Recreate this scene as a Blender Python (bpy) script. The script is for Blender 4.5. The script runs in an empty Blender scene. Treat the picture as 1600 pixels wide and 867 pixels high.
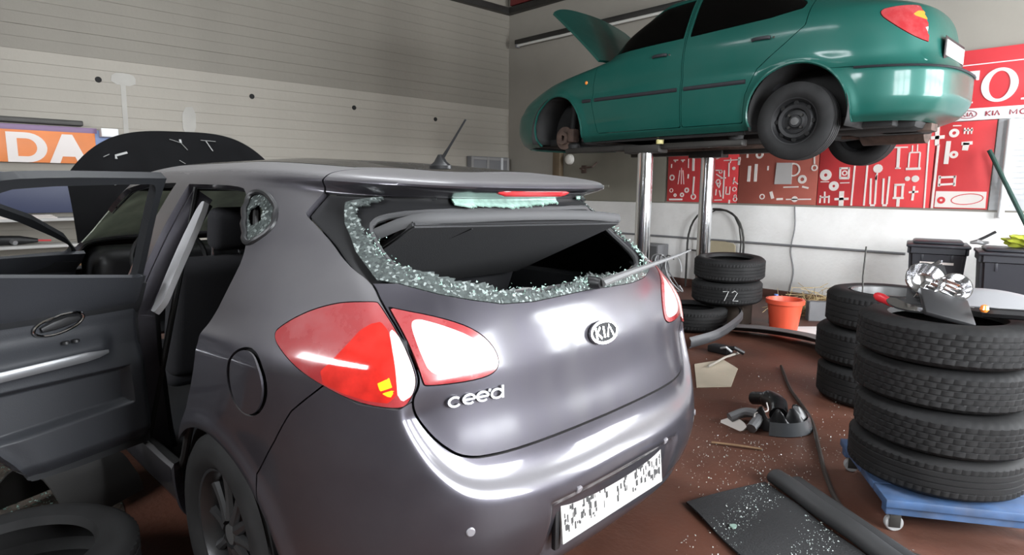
import bpy, bmesh, math, random
import numpy as np
from mathutils import Vector, Matrix
random.seed(7)
rng = np.random.default_rng(11)
scene = bpy.context.scene
col = scene.collection

# ---------------------------------------------------------------- camera
CAM_H = 1.34
cam_data = bpy.data.cameras.new('camera'); cam = bpy.data.objects.new('camera', cam_data); col.objects.link(cam)
cam_data.sensor_width = 36.0; cam_data.lens = 36.0 * 966.0 / 1600.0; cam_data.clip_start = .02; cam_data.clip_end = 200
_p, _h, _r = math.radians(8.35), math.radians(46.7), math.radians(.45)
_fw = Vector((-math.sin(_h)*math.cos(_p), math.cos(_h)*math.cos(_p), -math.sin(_p)))
_rt = Vector((math.cos(_h), math.sin(_h), 0)); _up = _rt.cross(_fw)
_r2 = _rt*math.cos(_r) + _up*math.sin(_r); _u2 = -_rt*math.sin(_r) + _up*math.cos(_r)
cam.matrix_world = Matrix(((_r2.x, _u2.x, -_fw.x, 0), (_r2.y, _u2.y, -_fw.y, 0), (_r2.z, _u2.z, -_fw.z, CAM_H), (0, 0, 0, 1)))
scene.camera = cam

# ---------------------------------------------------------------- overcast daylight outside (comes in through the glazed gate and the added high fill windows)
world = bpy.data.worlds.new('overcast_sky'); scene.world = world; world.use_nodes = True
_bg = world.node_tree.nodes['Background']
_bg.inputs[0].default_value = (.93, .965, 1.0, 1); _bg.inputs[1].default_value = 25.0
def portal(name, loc, rot, sx, sy):
    l = bpy.data.lights.new(name, 'AREA'); l.shape = 'RECTANGLE'; l.size = sx; l.size_y = sy
    l.cycles.is_portal = True
    o = bpy.data.objects.new(name, l); col.objects.link(o); o.location = loc; o.rotation_euler = rot
    return o
GATES = ((.9, 3.15, .95, 3.35), (4.85, 7.4, .95, 3.35))     # y0, y1, z0, z1 of the two glazed gates in the right-hand wall
XR_WALL = 2.3
for _g in GATES:
    portal('gate_portal', (XR_WALL + .12, (_g[0]+_g[1])/2, (_g[2]+_g[3])/2), (0, math.radians(90), 0), _g[3]-_g[2], _g[1]-_g[0])
WINF = (-3.5, 0.8, 3.0, 3.8)       # x0, x1, z0, z1 of unseen fill windows added high in the wall behind the camera
YF_WALL = -3.6
portal('fill_window_portal', ((WINF[0]+WINF[1])/2, YF_WALL - .12, (WINF[2]+WINF[3])/2), (math.radians(90), 0, 0), WINF[1]-WINF[0], WINF[3]-WINF[2])

SKY = (-4.9, -1.3, 1.28, 1.72)      # x0, x1, y0, y1 of the roof light above the hatchback
portal('roof_light_portal', ((SKY[0]+SKY[1])/2, (SKY[2]+SKY[3])/2, 4.75 + .12), (0, 0, 0), SKY[1]-SKY[0], SKY[3]-SKY[2])

scene.view_settings.view_transform = 'Standard'; scene.view_settings.look = 'None'
scene.view_settings.gamma = 1.0; scene.view_settings.use_curve_mapping = False
scene.view_settings.exposure = 0.55
# ---------------------------------------------------------------- geometry library (numpy)
def smoothstep(a, b, x):
    t = np.clip((x - a) / (b - a), 0, 1)
    return t * t * (3 - 2 * t)

def crom(xk, yk, x):
    """monotone-ish cubic (Catmull-Rom / PCHIP) interpolation of knots"""
    xk = np.asarray(xk, float); yk = np.asarray(yk, float)
    h = np.diff(xk); d = np.diff(yk) / h
    m = np.zeros_like(yk)
    m[1:-1] = np.where(d[:-1] * d[1:] > 0, 2 * d[:-1] * d[1:] / (d[:-1] + d[1:] + 1e-12), 0)
    m[0] = d[0]; m[-1] = d[-1]
    x = np.clip(x, xk[0], xk[-1])
    i = np.clip(np.searchsorted(xk, x) - 1, 0, len(h) - 1)
    t = (x - xk[i]) / h[i]
    h00 = 2*t**3 - 3*t**2 + 1; h10 = t**3 - 2*t**2 + t; h01 = -2*t**3 + 3*t**2; h11 = t**3 - t**2
    return h00*yk[i] + h10*h[i]*m[i] + h01*yk[i+1] + h11*h[i]*m[i+1]

def chaikin(P, n=3, closed=True):
    P = np.asarray(P, float)
    for _ in range(n):
        Q = np.roll(P, -1, 0) if closed else P[1:]
        A = P if closed else P[:-1]
        N = np.empty((2 * len(A), P.shape[1])); N[0::2] = .75*A + .25*Q; N[1::2] = .25*A + .75*Q
        P = N if closed else np.vstack([P[:1], N, P[-1:]])
    return P

def sdpoly(X, Y, P):
    """signed distance (negative inside) of points to a polygon"""
    P = np.asarray(P, float); n = len(P)
    d = np.full(X.shape, 1e9); ins = np.zeros(X.shape, bool)
    for i in range(n):
        x0, y0 = P[i]; x1, y1 = P[(i + 1) % n]
        ex, ey = x1 - x0, y1 - y0
        t = np.clip(((X - x0)*ex + (Y - y0)*ey) / (ex*ex + ey*ey + 1e-12), 0, 1)
        d = np.minimum(d, (X - x0 - t*ex)**2 + (Y - y0 - t*ey)**2)
        if y0 != y1:
            c = ((y0 <= Y) & (Y < y1)) | ((y1 <= Y) & (Y < y0))
            ins ^= c & (X < x0 + (Y - y0) * ex / ey)
    d = np.sqrt(d)
    return np.where(ins, -d, d)

def body_grid(K, nr, nc):
    """rings from sill to roof; K: dict of per-ring knots. returns full-width grid (nr+1, 2nc+1, 3) in (s, v, z) and chart a"""
    tk = np.array(K['t'], float)
    t = np.linspace(0, 1, nr + 1)
    if 'tw' in K: t = crom(K['tw'][0], K['tw'][1], t)
    # redistribute rings more evenly
    ev = {k: crom(tk, K[k], t) for k in ('r', 'f', 'w', 'n', 'zr', 'zm', 'zf', 'sc', 'kc')}
    V = np.zeros((nr + 1, nc + 1, 3)); A = np.zeros((nr + 1, nc + 1))
    th = np.linspace(0, np.pi/2, 900)
    q = np.linspace(0, 1, nc + 1)
    qq = q if 'dens' not in K else crom([0, .5, 1], [0, K['dens'], 1], q)
    for i in range(nr + 1):
        r, f, w, n, zr, zm, zf, sc, kc = [ev[k][i] for k in ('r', 'f', 'w', 'n', 'zr', 'zm', 'zf', 'sc', 'kc')]
        sf = K['sf']
        e = 2 / n
        c, s_ = np.cos(th)**e, np.sin(th)**e
        s1 = sc - (sc - r) * c; v1 = w * s_
        s1 = s1 + kc * s_**2 * (c > 0) * np.minimum(1, c*3)
        e2 = 2 / K['nf']
        s2 = sf + (f - sf) * np.sin(th)**e2; v2 = w * np.cos(th)**e2
        sm = np.linspace(sc, sf, 60)[1:-1]
        s = np.concatenate([s1, sm, s2]); v = np.concatenate([v1, np.full(58, w), v2])
        L = np.concatenate([[0], np.cumsum(np.hypot(np.diff(s), np.diff(v)))])
        aa = qq * L[-1]
        S = np.interp(aa, L, s); Vv = np.interp(aa, L, v)
        g = np.where(S < sc, zm + (zr - zm) * smoothstep(sc, r, S) if abs(sc-r) > 1e-6 else zm, zm)
        if True:
            gr = np.clip((sc - S) / (sc - r + 1e-9), 0, 1); gf = np.clip((S - sf) / (f - sf + 1e-9), 0, 1)
            Z = zm + (zr - zm) * gr**K['pr'] + (zf - zm) * gf**K['pf']
        V[i, :, 0] = S; V[i, :, 1] = Vv; V[i, :, 2] = Z; A[i] = aa
    R = V[:, :0:-1].copy(); R[..., 1] *= -1
    V = np.concatenate([R, V], 1); A = np.concatenate([-A[:, :0:-1], A], 1)
    return V, A, np.repeat(t[:, None], V.shape[1], 1)

def grid_mesh(V, *attrs):
    """quads grid -> triangle mesh dict"""
    nr, nc = V.shape[:2]
    idx = np.arange(nr * nc).reshape(nr, nc)
    a, b, c, d = idx[:-1, :-1].ravel(), idx[:-1, 1:].ravel(), idx[1:, 1:].ravel(), idx[1:, :-1].ravel()
    F = np.concatenate([np.stack([a, b, c], 1), np.stack([a, c, d], 1)])
    return dict(V=V.reshape(-1, 3).copy(), A=np.stack([x.ravel() for x in attrs], 1) if attrs else np.zeros((nr*nc, 0)), F=F)

def cut(M, d):
    """split a triangle mesh along d = 0 -> (inside d<0, outside d>0)"""
    V, A, F = M['V'], M['A'], M['F']
    d = np.where(np.abs(d) < 1e-5, 1e-5, d)
    neg = d < 0
    k = neg[F].sum(1)
    fin, fout = F[k == 3], F[k == 0]
    mix = F[(k == 1) | (k == 2)]
    km = neg[mix].sum(1)
    lone_neg = km == 1
    iso = np.where(lone_neg[:, None], neg[mix], ~neg[mix]).argmax(1)
    r = np.arange(len(mix))
    a, b, c = mix[r, iso], mix[r, (iso + 1) % 3], mix[r, (iso + 2) % 3]
    E = np.concatenate([np.sort(np.stack([a, b], 1), 1), np.sort(np.stack([a, c], 1), 1)])
    if len(E):
        U, inv = np.unique(E, axis=0, return_inverse=True); inv = inv.ravel()
        tt = d[U[:, 0]] / (d[U[:, 0]] - d[U[:, 1]])
        NV = V[U[:, 0]] + tt[:, None] * (V[U[:, 1]] - V[U[:, 0]])
        NA = A[U[:, 0]] + tt[:, None] * (A[U[:, 1]] - A[U[:, 0]])
        base = len(V)
        ab, ac = base + inv[:len(a)], base + inv[len(a):]
        V = np.vstack([V, NV]); A = np.vstack([A, NA])
        t1 = np.stack([a, ab, ac], 1); t2 = np.concatenate([np.stack([ab, b, c], 1), np.stack([ab, c, ac], 1)])
        l2 = np.concatenate([lone_neg, lone_neg])
        fin = np.concatenate([fin, t1[lone_neg], t2[~l2]]); fout = np.concatenate([fout, t1[~lone_neg], t2[l2]])
    return _compact(V, A, fin), _compact(V, A, fout)

def _compact(V, A, F):
    if len(F) == 0: return dict(V=np.zeros((0, 3)), A=np.zeros((0, A.shape[1])), F=np.zeros((0, 3), int))
    u, inv = np.unique(F, return_inverse=True)
    return dict(V=V[u], A=A[u], F=inv.reshape(F.shape))

def vnormals(M):
    V, F = M['V'], M['F']
    n = np.cross(V[F[:, 1]] - V[F[:, 0]], V[F[:, 2]] - V[F[:, 0]])
    N = np.zeros_like(V)
    for k in range(3): np.add.at(N, F[:, k], n)
    return N / (np.linalg.norm(N, axis=1, keepdims=True) + 1e-12)

def thicken(M, th, N=None):
    """give an open sheet a thickness th inward (against its normals)"""
    V, F = M['V'], M['F']
    if len(F) == 0: return M
    N = vnormals(M) if N is None else N
    n = len(V)
    E = np.concatenate([F[:, [0, 1]], F[:, [1, 2]], F[:, [2, 0]]])
    key = np.sort(E, 1); _, inv, cnt = np.unique(key, axis=0, return_inverse=True, return_counts=True)
    B = E[cnt[inv.ravel()] == 1]
    side = np.concatenate([np.stack([B[:, 1], B[:, 0], B[:, 0] + n], 1), np.stack([B[:, 1], B[:, 0] + n, B[:, 1] + n], 1)])
    return dict(V=np.vstack([V, V - th * N]), A=np.vstack([M['A'], M['A']]), F=np.concatenate([F, F[:, ::-1] + n, side]))

def subdivide(M, n=1):
    for _ in range(n):
        V, A, F = M['V'], M['A'], M['F']
        E = np.sort(np.concatenate([F[:, [0, 1]], F[:, [1, 2]], F[:, [2, 0]]]), 1)
        U, inv = np.unique(E, axis=0, return_inverse=True); inv = inv.ravel() + len(V); m = len(F)
        ab, bc, ca = inv[:m], inv[m:2*m], inv[2*m:]
        a, b, c = F.T
        M = dict(V=np.vstack([V, (V[U[:, 0]] + V[U[:, 1]])/2]), A=np.vstack([A, (A[U[:, 0]] + A[U[:, 1]])/2]),
                 F=np.concatenate([np.stack(q, 1) for q in ((a, ab, ca), (ab, b, bc), (ca, bc, c), (ab, bc, ca))]))
    return M

def offset(M, d, N=None):
    N = vnormals(M) if N is None else N
    return dict(V=M['V'] + N*(d if np.isscalar(d) else np.asarray(d)[:, None]), A=M['A'], F=M['F'])

class Sheet:
    """car body sheet with a chart (a: arc length from the rear centre line, t: ring height)"""
    KT = 1.65
    def __init__(self, K, nr, nc):
        self.V, self.A, self.T = body_grid(K, nr, nc)
    def finish(self):
        self.M = grid_mesh(self.V, self.A, self.T); self.M['F'] = self.M['F'][:, ::-1]
        return self.M
    def at(self, a, t):
        """point, +a direction, up direction, normal at chart position"""
        T = self.T[:, 0]
        def P(a, t):
            i = int(np.clip(np.searchsorted(T, t) - 1, 0, len(T)-2)); f = (t - T[i])/(T[i+1]-T[i])
            r = [np.array([np.interp(a, self.A[k], self.V[k, :, j]) for j in range(3)]) for k in (i, i+1)]
            return r[0]*(1-f) + r[1]*f
        p = P(a, t); da = P(a+.01, t) - P(a-.01, t); dt = P(a, t+.006) - P(a, t-.006)
        da /= np.linalg.norm(da); n = np.cross(dt, da); n /= np.linalg.norm(n)
        if n @ (p - np.array([2.0, 0, .7])) < 0: n = -n
        u = np.cross(n, da); u = u if u[2] > 0 else -u
        return p, da, u, n

def sv(M): return M['V'][:, 0], M['V'][:, 1], M['V'][:, 2]
def at_(M): return M['A'][:, 0], M['A'][:, 1]
def chart_poly(P, sym=False):
    P = np.array(P, float); P[:, 1] *= Sheet.KT
    if sym: P = np.vstack([P, (P*[-1, 1])[::-1]])
    return P
def take(M, f, gap=0.):
    """(inside piece, rest) with a panel gap between them"""
    i, r = cut(M, f(M) + gap)
    if gap: _, r = cut(r, f(r) - gap)
    return i, r
# ---------------------------------------------------------------- materials
_mats = {}
def mat(name, color, rough=.5, metal=0., coat=0., coat_rough=.05, dust=None, dust_amt=.0, dust_scale=6., bump=0., bump_scale=60., trans=0., ior=1.45, emit=None, spec=.5, var=0., var_scale=3., alpha=1., updust=0., stretch=None):
    """procedural principled material: colour variation, dust patches with own roughness, fine relief"""
    if name in _mats: return _mats[name]
    m = bpy.data.materials.new(name); m.use_nodes = True
    nt = m.node_tree; b = nt.nodes['Principled BSDF']; N = nt.nodes.new; L = nt.links.new
    b.inputs['Base Color'].default_value = (*color, 1); b.inputs['Roughness'].default_value = rough
    b.inputs['Metallic'].default_value = metal; b.inputs['Coat Weight'].default_value = coat
    b.inputs['Coat Roughness'].default_value = coat_rough; b.inputs['IOR'].default_value = ior
    b.inputs['Transmission Weight'].default_value = trans; b.inputs['Specular IOR Level'].default_value = spec
    b.inputs['Alpha'].default_value = alpha
    if emit: b.inputs['Emission Color'].default_value = (*emit[:3], 1); b.inputs['Emission Strength'].default_value = emit[3]
    tc = N('ShaderNodeTexCoord')
    csock = None
    if var > 0:
        n = N('ShaderNodeTexNoise'); n.inputs['Scale'].default_value = var_scale; n.inputs['Detail'].default_value = 6
        L(tc.outputs['Object'], n.inputs['Vector'])
        mr = N('ShaderNodeMapRange'); mr.inputs[1].default_value = .3; mr.inputs[2].default_value = .7
        mr.inputs[3].default_value = 1 - var; mr.inputs[4].default_value = 1 + var
        L(n.outputs['Fac'], mr.inputs[0])
        mx = N('ShaderNodeMix'); mx.data_type = 'RGBA'; mx.blend_type = 'MULTIPLY'; mx.inputs[0].default_value = 1
        mx.inputs[6].default_value = (*color, 1)
        L(mr.outputs[0], mx.inputs[7]); csock = mx.outputs[2]
        L(csock, b.inputs['Base Color'])
    if dust:
        n = N('ShaderNodeTexNoise'); n.inputs['Scale'].default_value = dust_scale; n.inputs['Detail'].default_value = 8; n.inputs['Roughness'].default_value = .65
        if stretch:
            mp = N('ShaderNodeMapping'); mp.inputs['Scale'].default_value = stretch; L(tc.outputs['Object'], mp.inputs['Vector']); L(mp.outputs[0], n.inputs['Vector'])
        else: L(tc.outputs['Object'], n.inputs['Vector'])
        mr = N('ShaderNodeMapRange'); mr.inputs[1].default_value = .42; mr.inputs[2].default_value = .72
        mr.inputs[3].default_value = dust_amt * .35; mr.inputs[4].default_value = dust_amt
        L(n.outputs['Fac'], mr.inputs[0])
        if updust:                                   # dust settles on faces that look up
            ge = N('ShaderNodeNewGeometry'); sx = N('ShaderNodeSeparateXYZ'); L(ge.outputs['Normal'], sx.inputs[0])
            um = N('ShaderNodeMapRange'); um.inputs[1].default_value = .35; um.inputs[2].default_value = .92; um.inputs[4].default_value = updust
            L(sx.outputs['Z'], um.inputs[0])
            ad = N('ShaderNodeMath'); ad.operation = 'ADD'; ad.use_clamp = True; L(mr.outputs[0], ad.inputs[0]); L(um.outputs[0], ad.inputs[1]); mr = ad
        mx = N('ShaderNodeMix'); mx.data_type = 'RGBA'
        if csock: L(csock, mx.inputs[6])
        else: mx.inputs[6].default_value = (*color, 1)
        mx.inputs[7].default_value = (*dust, 1); L(mr.outputs[0], mx.inputs[0]); L(mx.outputs[2], b.inputs['Base Color'])
        def blend(sock, base, target):
            q = N('ShaderNodeMapRange'); q.inputs[3].default_value = base; q.inputs[4].default_value = target
            L(mr.outputs[0], q.inputs[0]); L(q.outputs[0], b.inputs[sock])
        blend('Roughness', rough, .8)
        if metal: blend('Metallic', metal, 0)
        if coat: blend('Coat Weight', coat, coat * .25); blend('Coat Roughness', coat_rough, .5)
    if bump > 0:
        n = N('ShaderNodeTexNoise'); n.inputs['Scale'].default_value = bump_scale; n.inputs['Detail'].default_value = 5
        L(tc.outputs['Object'], n.inputs['Vector'])
        bp = N('ShaderNodeBump'); bp.inputs['Strength'].default_value = bump; bp.inputs['Distance'].default_value = .01
        L(n.outputs['Fac'], bp.inputs['Height']); L(bp.outputs['Normal'], b.inputs['Normal'])
    _mats[name] = m
    return m

# ---------------------------------------------------------------- object helpers
def link_mesh(name, verts, faces, material, parent=None, smooth=True, angle=35, loc=None, rot=None):
    me = bpy.data.meshes.new(name)
    me.from_pydata([tuple(map(float, v)) for v in verts] if not isinstance(verts, np.ndarray) else verts.tolist(), [], faces if not isinstance(faces, np.ndarray) else faces.tolist())
    me.update()
    if smooth and len(me.polygons):
        me.polygons.foreach_set('use_smooth', [True]*len(me.polygons)); me.set_sharp_from_angle(angle=math.radians(angle))
    me.materials.append(material)
    o = bpy.data.objects.new(name, me); col.objects.link(o)
    if parent: o.parent = parent
    if loc: o.location = loc
    if rot: o.rotation_euler = rot
    return o

def mk(name, M, material, parent=None, angle=35, **kw):
    return link_mesh(name, M['V'], M['F'], material, parent, True, angle, **kw)

def obj_bm(name, bm, material, parent=None, smooth=True, angle=35, loc=None, rot=None):
    bmesh.ops.recalc_face_normals(bm, faces=bm.faces)
    me = bpy.data.meshes.new(name); bm.to_mesh(me); bm.free()
    if smooth:
        me.polygons.foreach_set('use_smooth', [True]*len(me.polygons)); me.set_sharp_from_angle(angle=math.radians(angle))
    me.materials.append(material)
    o = bpy.data.objects.new(name, me); col.objects.link(o)
    if parent: o.parent = parent
    if loc: o.location = loc
    if rot: o.rotation_euler = rot
    return o

def empty(name, loc=(0, 0, 0), rz=0, rot=None):
    o = bpy.data.objects.new(name, None); col.objects.link(o); o.location = loc
    o.rotation_euler = rot if rot else (0, 0, rz); o.empty_display_size = .1
    return o

def tag(o, label=None, cat=None, group=None, kind=None):
    if label: o['label'] = label
    if cat: o['category'] = cat
    if group: o['group'] = group
    if kind: o['kind'] = kind
    return o

def b_box(bm, x0, x1, y0, y1, z0, z1, bevel=0., seg=2):
    r = bmesh.ops.create_cube(bm, size=1.0)['verts']
    for v in r: v.co = Vector((x0 + (v.co.x + .5)*(x1-x0), y0 + (v.co.y + .5)*(y1-y0), z0 + (v.co.z + .5)*(z1-z0)))
    if bevel > 0:
        es = list({e for v in r for e in v.link_edges})
        bmesh.ops.bevel(bm, geom=es, offset=bevel, segments=seg, profile=.5, affect='EDGES')

def box(name, dims, material, parent=None, bevel=.004, **kw):
    bm = bmesh.new(); b_box(bm, *dims, bevel=bevel); return obj_bm(name, bm, material, parent, **kw)

def tube_mesh(P, rad, seg=10, closed=False, flat=None):
    """tube along polyline P; rad scalar or per-point; flat=(a,b) elliptical section factors"""
    P = [Vector(p) for p in P]; n = len(P)
    rad = [rad]*n if not hasattr(rad, '__len__') else rad
    V, F = [], []
    up = None
    for i, p in enumerate(P):
        a = P[(i-1) % n] if (i > 0 or closed) else P[i]; b = P[(i+1) % n] if (i < n-1 or closed) else P[i]
        t = (b - a).normalized()
        if up is None:
            up = Vector((0, 0, 1)) if abs(t.z) < .9 else Vector((1, 0, 0))
        s = t.cross(up).normalized(); u = s.cross(t).normalized(); up = u
        fa, fb = flat or (1, 1)
        for k in range(seg):
            q = 2*math.pi*k/seg
            V.append(p + s*math.cos(q)*rad[i]*fa + u*math.sin(q)*rad[i]*fb)
    m = n if closed else n-1
    for i in range(m):
        for k in range(seg):
            a, b = i*seg + k, i*seg + (k+1) % seg; c, d = ((i+1) % n)*seg + (k+1) % seg, ((i+1) % n)*seg + k
            F.append((a, d, c, b)) if False else F.append((a, b, c, d))
    if not closed:
        F.append(tuple(range(seg))[::-1]); F.append(tuple((n-1)*seg + k for k in range(seg)))
    return V, F

def tube(name, P, rad, material, parent=None, seg=10, closed=False, flat=None, **kw):
    V, F = tube_mesh(P, rad, seg, closed, flat); return link_mesh(name, V, F, material, parent, **kw)

def spline(P, n=40):
    P = np.asarray(P, float); L = np.concatenate([[0], np.cumsum(np.linalg.norm(np.diff(P, axis=0), axis=1))])
    x = np.linspace(0, L[-1], n)
    # catmull-rom tangents
    m = np.gradient(P, L, axis=0)
    i = np.clip(np.searchsorted(L, x) - 1, 0, len(L)-2); h = (L[i+1]-L[i])[:, None]; t = ((x - L[i])/(L[i+1]-L[i]))[:, None]
    return (2*t**3-3*t**2+1)*P[i] + (t**3-2*t**2+t)*h*m[i] + (-2*t**3+3*t**2)*P[i+1] + (t**3-t**2)*h*m[i+1]

def lathe(profile, seg=48, axis='z'):
    """closed or open (r, h) profile turned round an axis"""
    V, F = [], []; n = len(profile)
    for k in range(seg):
        q = 2*math.pi*k/seg
        for r, h in profile:
            p = (r*math.cos(q), r*math.sin(q), h)
            V.append(p if axis == 'z' else (p[0], p[2], p[1]) if axis == 'y' else (p[2], p[0], p[1]))
    for k in range(seg):
        for i in range(n-1):
            a, b = k*n + i, k*n + i+1; c, d = ((k+1) % seg)*n + i+1, ((k+1) % seg)*n + i
            F.append((a, d, c, b))
    return V, F

def lathe_obj(name, profile, material, parent=None, seg=48, axis='z', **kw):
    V, F = lathe(profile, seg, axis)
    bm = bmesh.new(); vs = [bm.verts.new(v) for v in V]
    for f in F:
        try: bm.faces.new([vs[i] for i in f])
        except ValueError: pass
    bmesh.ops.remove_doubles(bm, verts=bm.verts, dist=1e-5)
    return obj_bm(name, bm, material, parent, **kw)

def prism(name, poly, h, material, parent=None, frame=None, bevel=0., hole=None, **kw):
    """extruded 2D outline. frame = (origin, xdir, ydir, zdir)"""
    bm = bmesh.new()
    O, X, Y, Z = [Vector(a) for a in (frame or ((0, 0, 0), (1, 0, 0), (0, 1, 0), (0, 0, 1)))]
    def pt(p, k): return O + X*float(p[0]) + Y*float(p[1]) + Z*k
    if hole is None:
        A = [bm.verts.new(pt(p, 0)) for p in poly]; B = [bm.verts.new(pt(p, h)) for p in poly]; n = len(poly)
        bm.faces.new(A[::-1]); bm.faces.new(B)
        for i in range(n): bm.faces.new((A[i], A[(i+1) % n], B[(i+1) % n], B[i]))
    else:
        n = len(poly)          # hole must have the same vertex count
        R = [[bm.verts.new(pt(p, k)) for p in q] for q in (poly, hole) for k in (0, h)]
        for i in range(n):
            j = (i+1) % n
            bm.faces.new((R[0][i], R[0][j], R[1][j], R[1][i])); bm.faces.new((R[3][i], R[3][j], R[2][j], R[2][i]))
            bm.faces.new((R[1][i], R[1][j], R[3][j], R[3][i])); bm.faces.new((R[2][i], R[2][j], R[0][j], R[0][i]))
    if bevel > 0:
        es = [e for e in bm.edges if len(e.link_faces) == 2 and e.calc_face_angle(0) > .6]
        bmesh.ops.bevel(bm, geom=es, offset=bevel, segments=2, affect='EDGES')
    return obj_bm(name, bm, material, parent, **kw)

def circle(cx, cy, r, n=24, ry=None, rot=0):
    ry = ry or r
    return [(cx + r*math.cos(2*math.pi*k/n)*math.cos(rot) - ry*math.sin(2*math.pi*k/n)*math.sin(rot),
             cy + r*math.cos(2*math.pi*k/n)*math.sin(rot) + ry*math.sin(2*math.pi*k/n)*math.cos(rot)) for k in range(n)]

def strokes(name, lines, w, h, material, parent=None, frame=None, **kw):
    """lettering from flat strokes: each polyline becomes a ribbon of width w, all lifted by h"""
    bm = bmesh.new()
    O, X, Y, Z = [Vector(a) for a in frame]
    for ln in lines:
        P = [Vector((p[0], p[1])) for p in ln]; n = len(P); rows = []
        for i, p in enumerate(P):
            a = P[max(i-1, 0)]; b = P[min(i+1, n-1)]; t = (b-a).normalized(); nn = Vector((-t.y, t.x))*w/2
            rows.append([bm.verts.new(O + X*q.x + Y*q.y + Z*k) for q, k in ((p+nn, 0), (p-nn, 0), (p-nn, h), (p+nn, h))])
        for i in range(n-1):
            for k in range(4):
                bm.faces.new((rows[i][k], rows[i][(k+1) % 4], rows[i+1][(k+1) % 4], rows[i+1][k]))
        bm.faces.new(rows[0][::-1]); bm.faces.new(rows[-1])
    return obj_bm(name, bm, material, parent, smooth=False, **kw)

def arc(cx, cy, rx, ry, a0, a1, n=10):
    return [(cx + rx*math.cos(math.radians(a0 + (a1-a0)*k/n)), cy + ry*math.sin(math.radians(a0 + (a1-a0)*k/n))) for k in range(n+1)]

def join_meshes(Ms):
    V, F, k = [], [], 0
    for M in Ms:
        V.append(M['V']); F.append(M['F'] + k); k += len(M['V'])
    return dict(V=np.vstack(V), F=np.concatenate(F), A=np.zeros((k, 0)))
# ---------------------------------------------------------------- the garage: floor, walls, ceiling, gate
XL, YB, ZC = -8.18, 7.6, 4.75
M_floor = mat('painted_floor', (.080, .027, .016), .45, var=.40, var_scale=1.6, dust=(.145, .09, .068), dust_amt=.30, dust_scale=2.2, bump=.25, bump_scale=40)
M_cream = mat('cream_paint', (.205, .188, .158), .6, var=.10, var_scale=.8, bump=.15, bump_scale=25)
M_white = mat('white_render', (.87, .86, .84), .75, var=.06, var_scale=1.3, dust=(.55, .53, .50), dust_amt=.5, dust_scale=1.7, bump=.35, bump_scale=30)
M_greyp = mat('grey_green_panel', (.20, .19, .155), .6, var=.12, var_scale=1.5)
M_ceil = mat('dark_ceiling', (.06, .057, .05), .8, var=.2)
M_steel = mat('dark_steel', (.05, .048, .045), .5, metal=.6, var=.2)
M_redbeam = mat('dark_red_paint', (.16, .02, .02), .5)
M_grey = mat('grey_plastic', (.16, .16, .165), .5)
M_ltgrey = mat('light_grey_metal', (.52, .53, .54), .4, var=.06)
M_brownp = mat('brown_paint', (.12, .085, .05), .55, var=.2)
M_base = mat('skirting_brown', (.09, .04, .03), .6, var=.3)

def structure(name, dims, m, bevel=0): return tag(box(name, dims, m, bevel=bevel), kind='structure')
structure('floor', (XL-.3, XR_WALL+.4, YF_WALL-.3, YB+.3, -.2, 0), M_floor)
bm = bmesh.new()
for a_, b_, c_, d_ in ((XL-.3, XR_WALL+.4, YF_WALL-.3, SKY[2]), (XL-.3, XR_WALL+.4, SKY[3], YB+.3), (XL-.3, SKY[0], SKY[2], SKY[3]), (SKY[1], XR_WALL+.4, SKY[2], SKY[3])): b_box(bm, a_, b_, c_, d_, ZC, ZC+.2)
tag(obj_bm('ceiling', bm, M_ceil, smooth=False), kind='structure')
wb = structure('wall_back', (XL-.3, XR_WALL+.4, YB, YB+.3, 0, ZC), mat('back_wall_cream', (.29, .27, .235), .6, var=.10, var_scale=.8, bump=.15, bump_scale=25))
box('lower_render', (-7.0, XR_WALL, YB-.03, YB+.01, .10, 1.13), M_white, wb, bevel=.006)
tag(box('baseboard_back', (-7.0, XR_WALL, YB-.045, YB+.01, 0, .10), M_base, bevel=.004), kind='structure')
box('grey_panel', (-6.84, -4.92, YB-.02, YB+.01, 1.14, 2.5), M_greyp, wb, bevel=.004)
M_cream_lit = mat('cream_paint_lit', (.310, .286, .245), .6, var=.08, var_scale=.8, bump=.15, bump_scale=25)  # lower boards: slight two-tone paint plus the wall's dimming upward painted in
# left wall of horizontal painted boards
wl = structure('wall_left', (XL-.3, XL-.012, YF_WALL-.3, YB+.3, 0, ZC), M_cream)
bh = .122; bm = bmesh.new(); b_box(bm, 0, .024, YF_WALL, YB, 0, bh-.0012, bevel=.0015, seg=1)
bo = obj_bm('board', bm, M_cream_lit, wl, smooth=False); bo.location = (XL-.024, 0, 0.0)
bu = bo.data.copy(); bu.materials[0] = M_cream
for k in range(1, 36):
    c = bo.copy(); col.objects.link(c); c.data = bo.data if k*bh < 2.6 else bu; c.location = (XL-.024 + (.002 if k % 3 == 0 else 0) - (.003 if k % 7 == 2 else 0), 0, k*bh)
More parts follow.
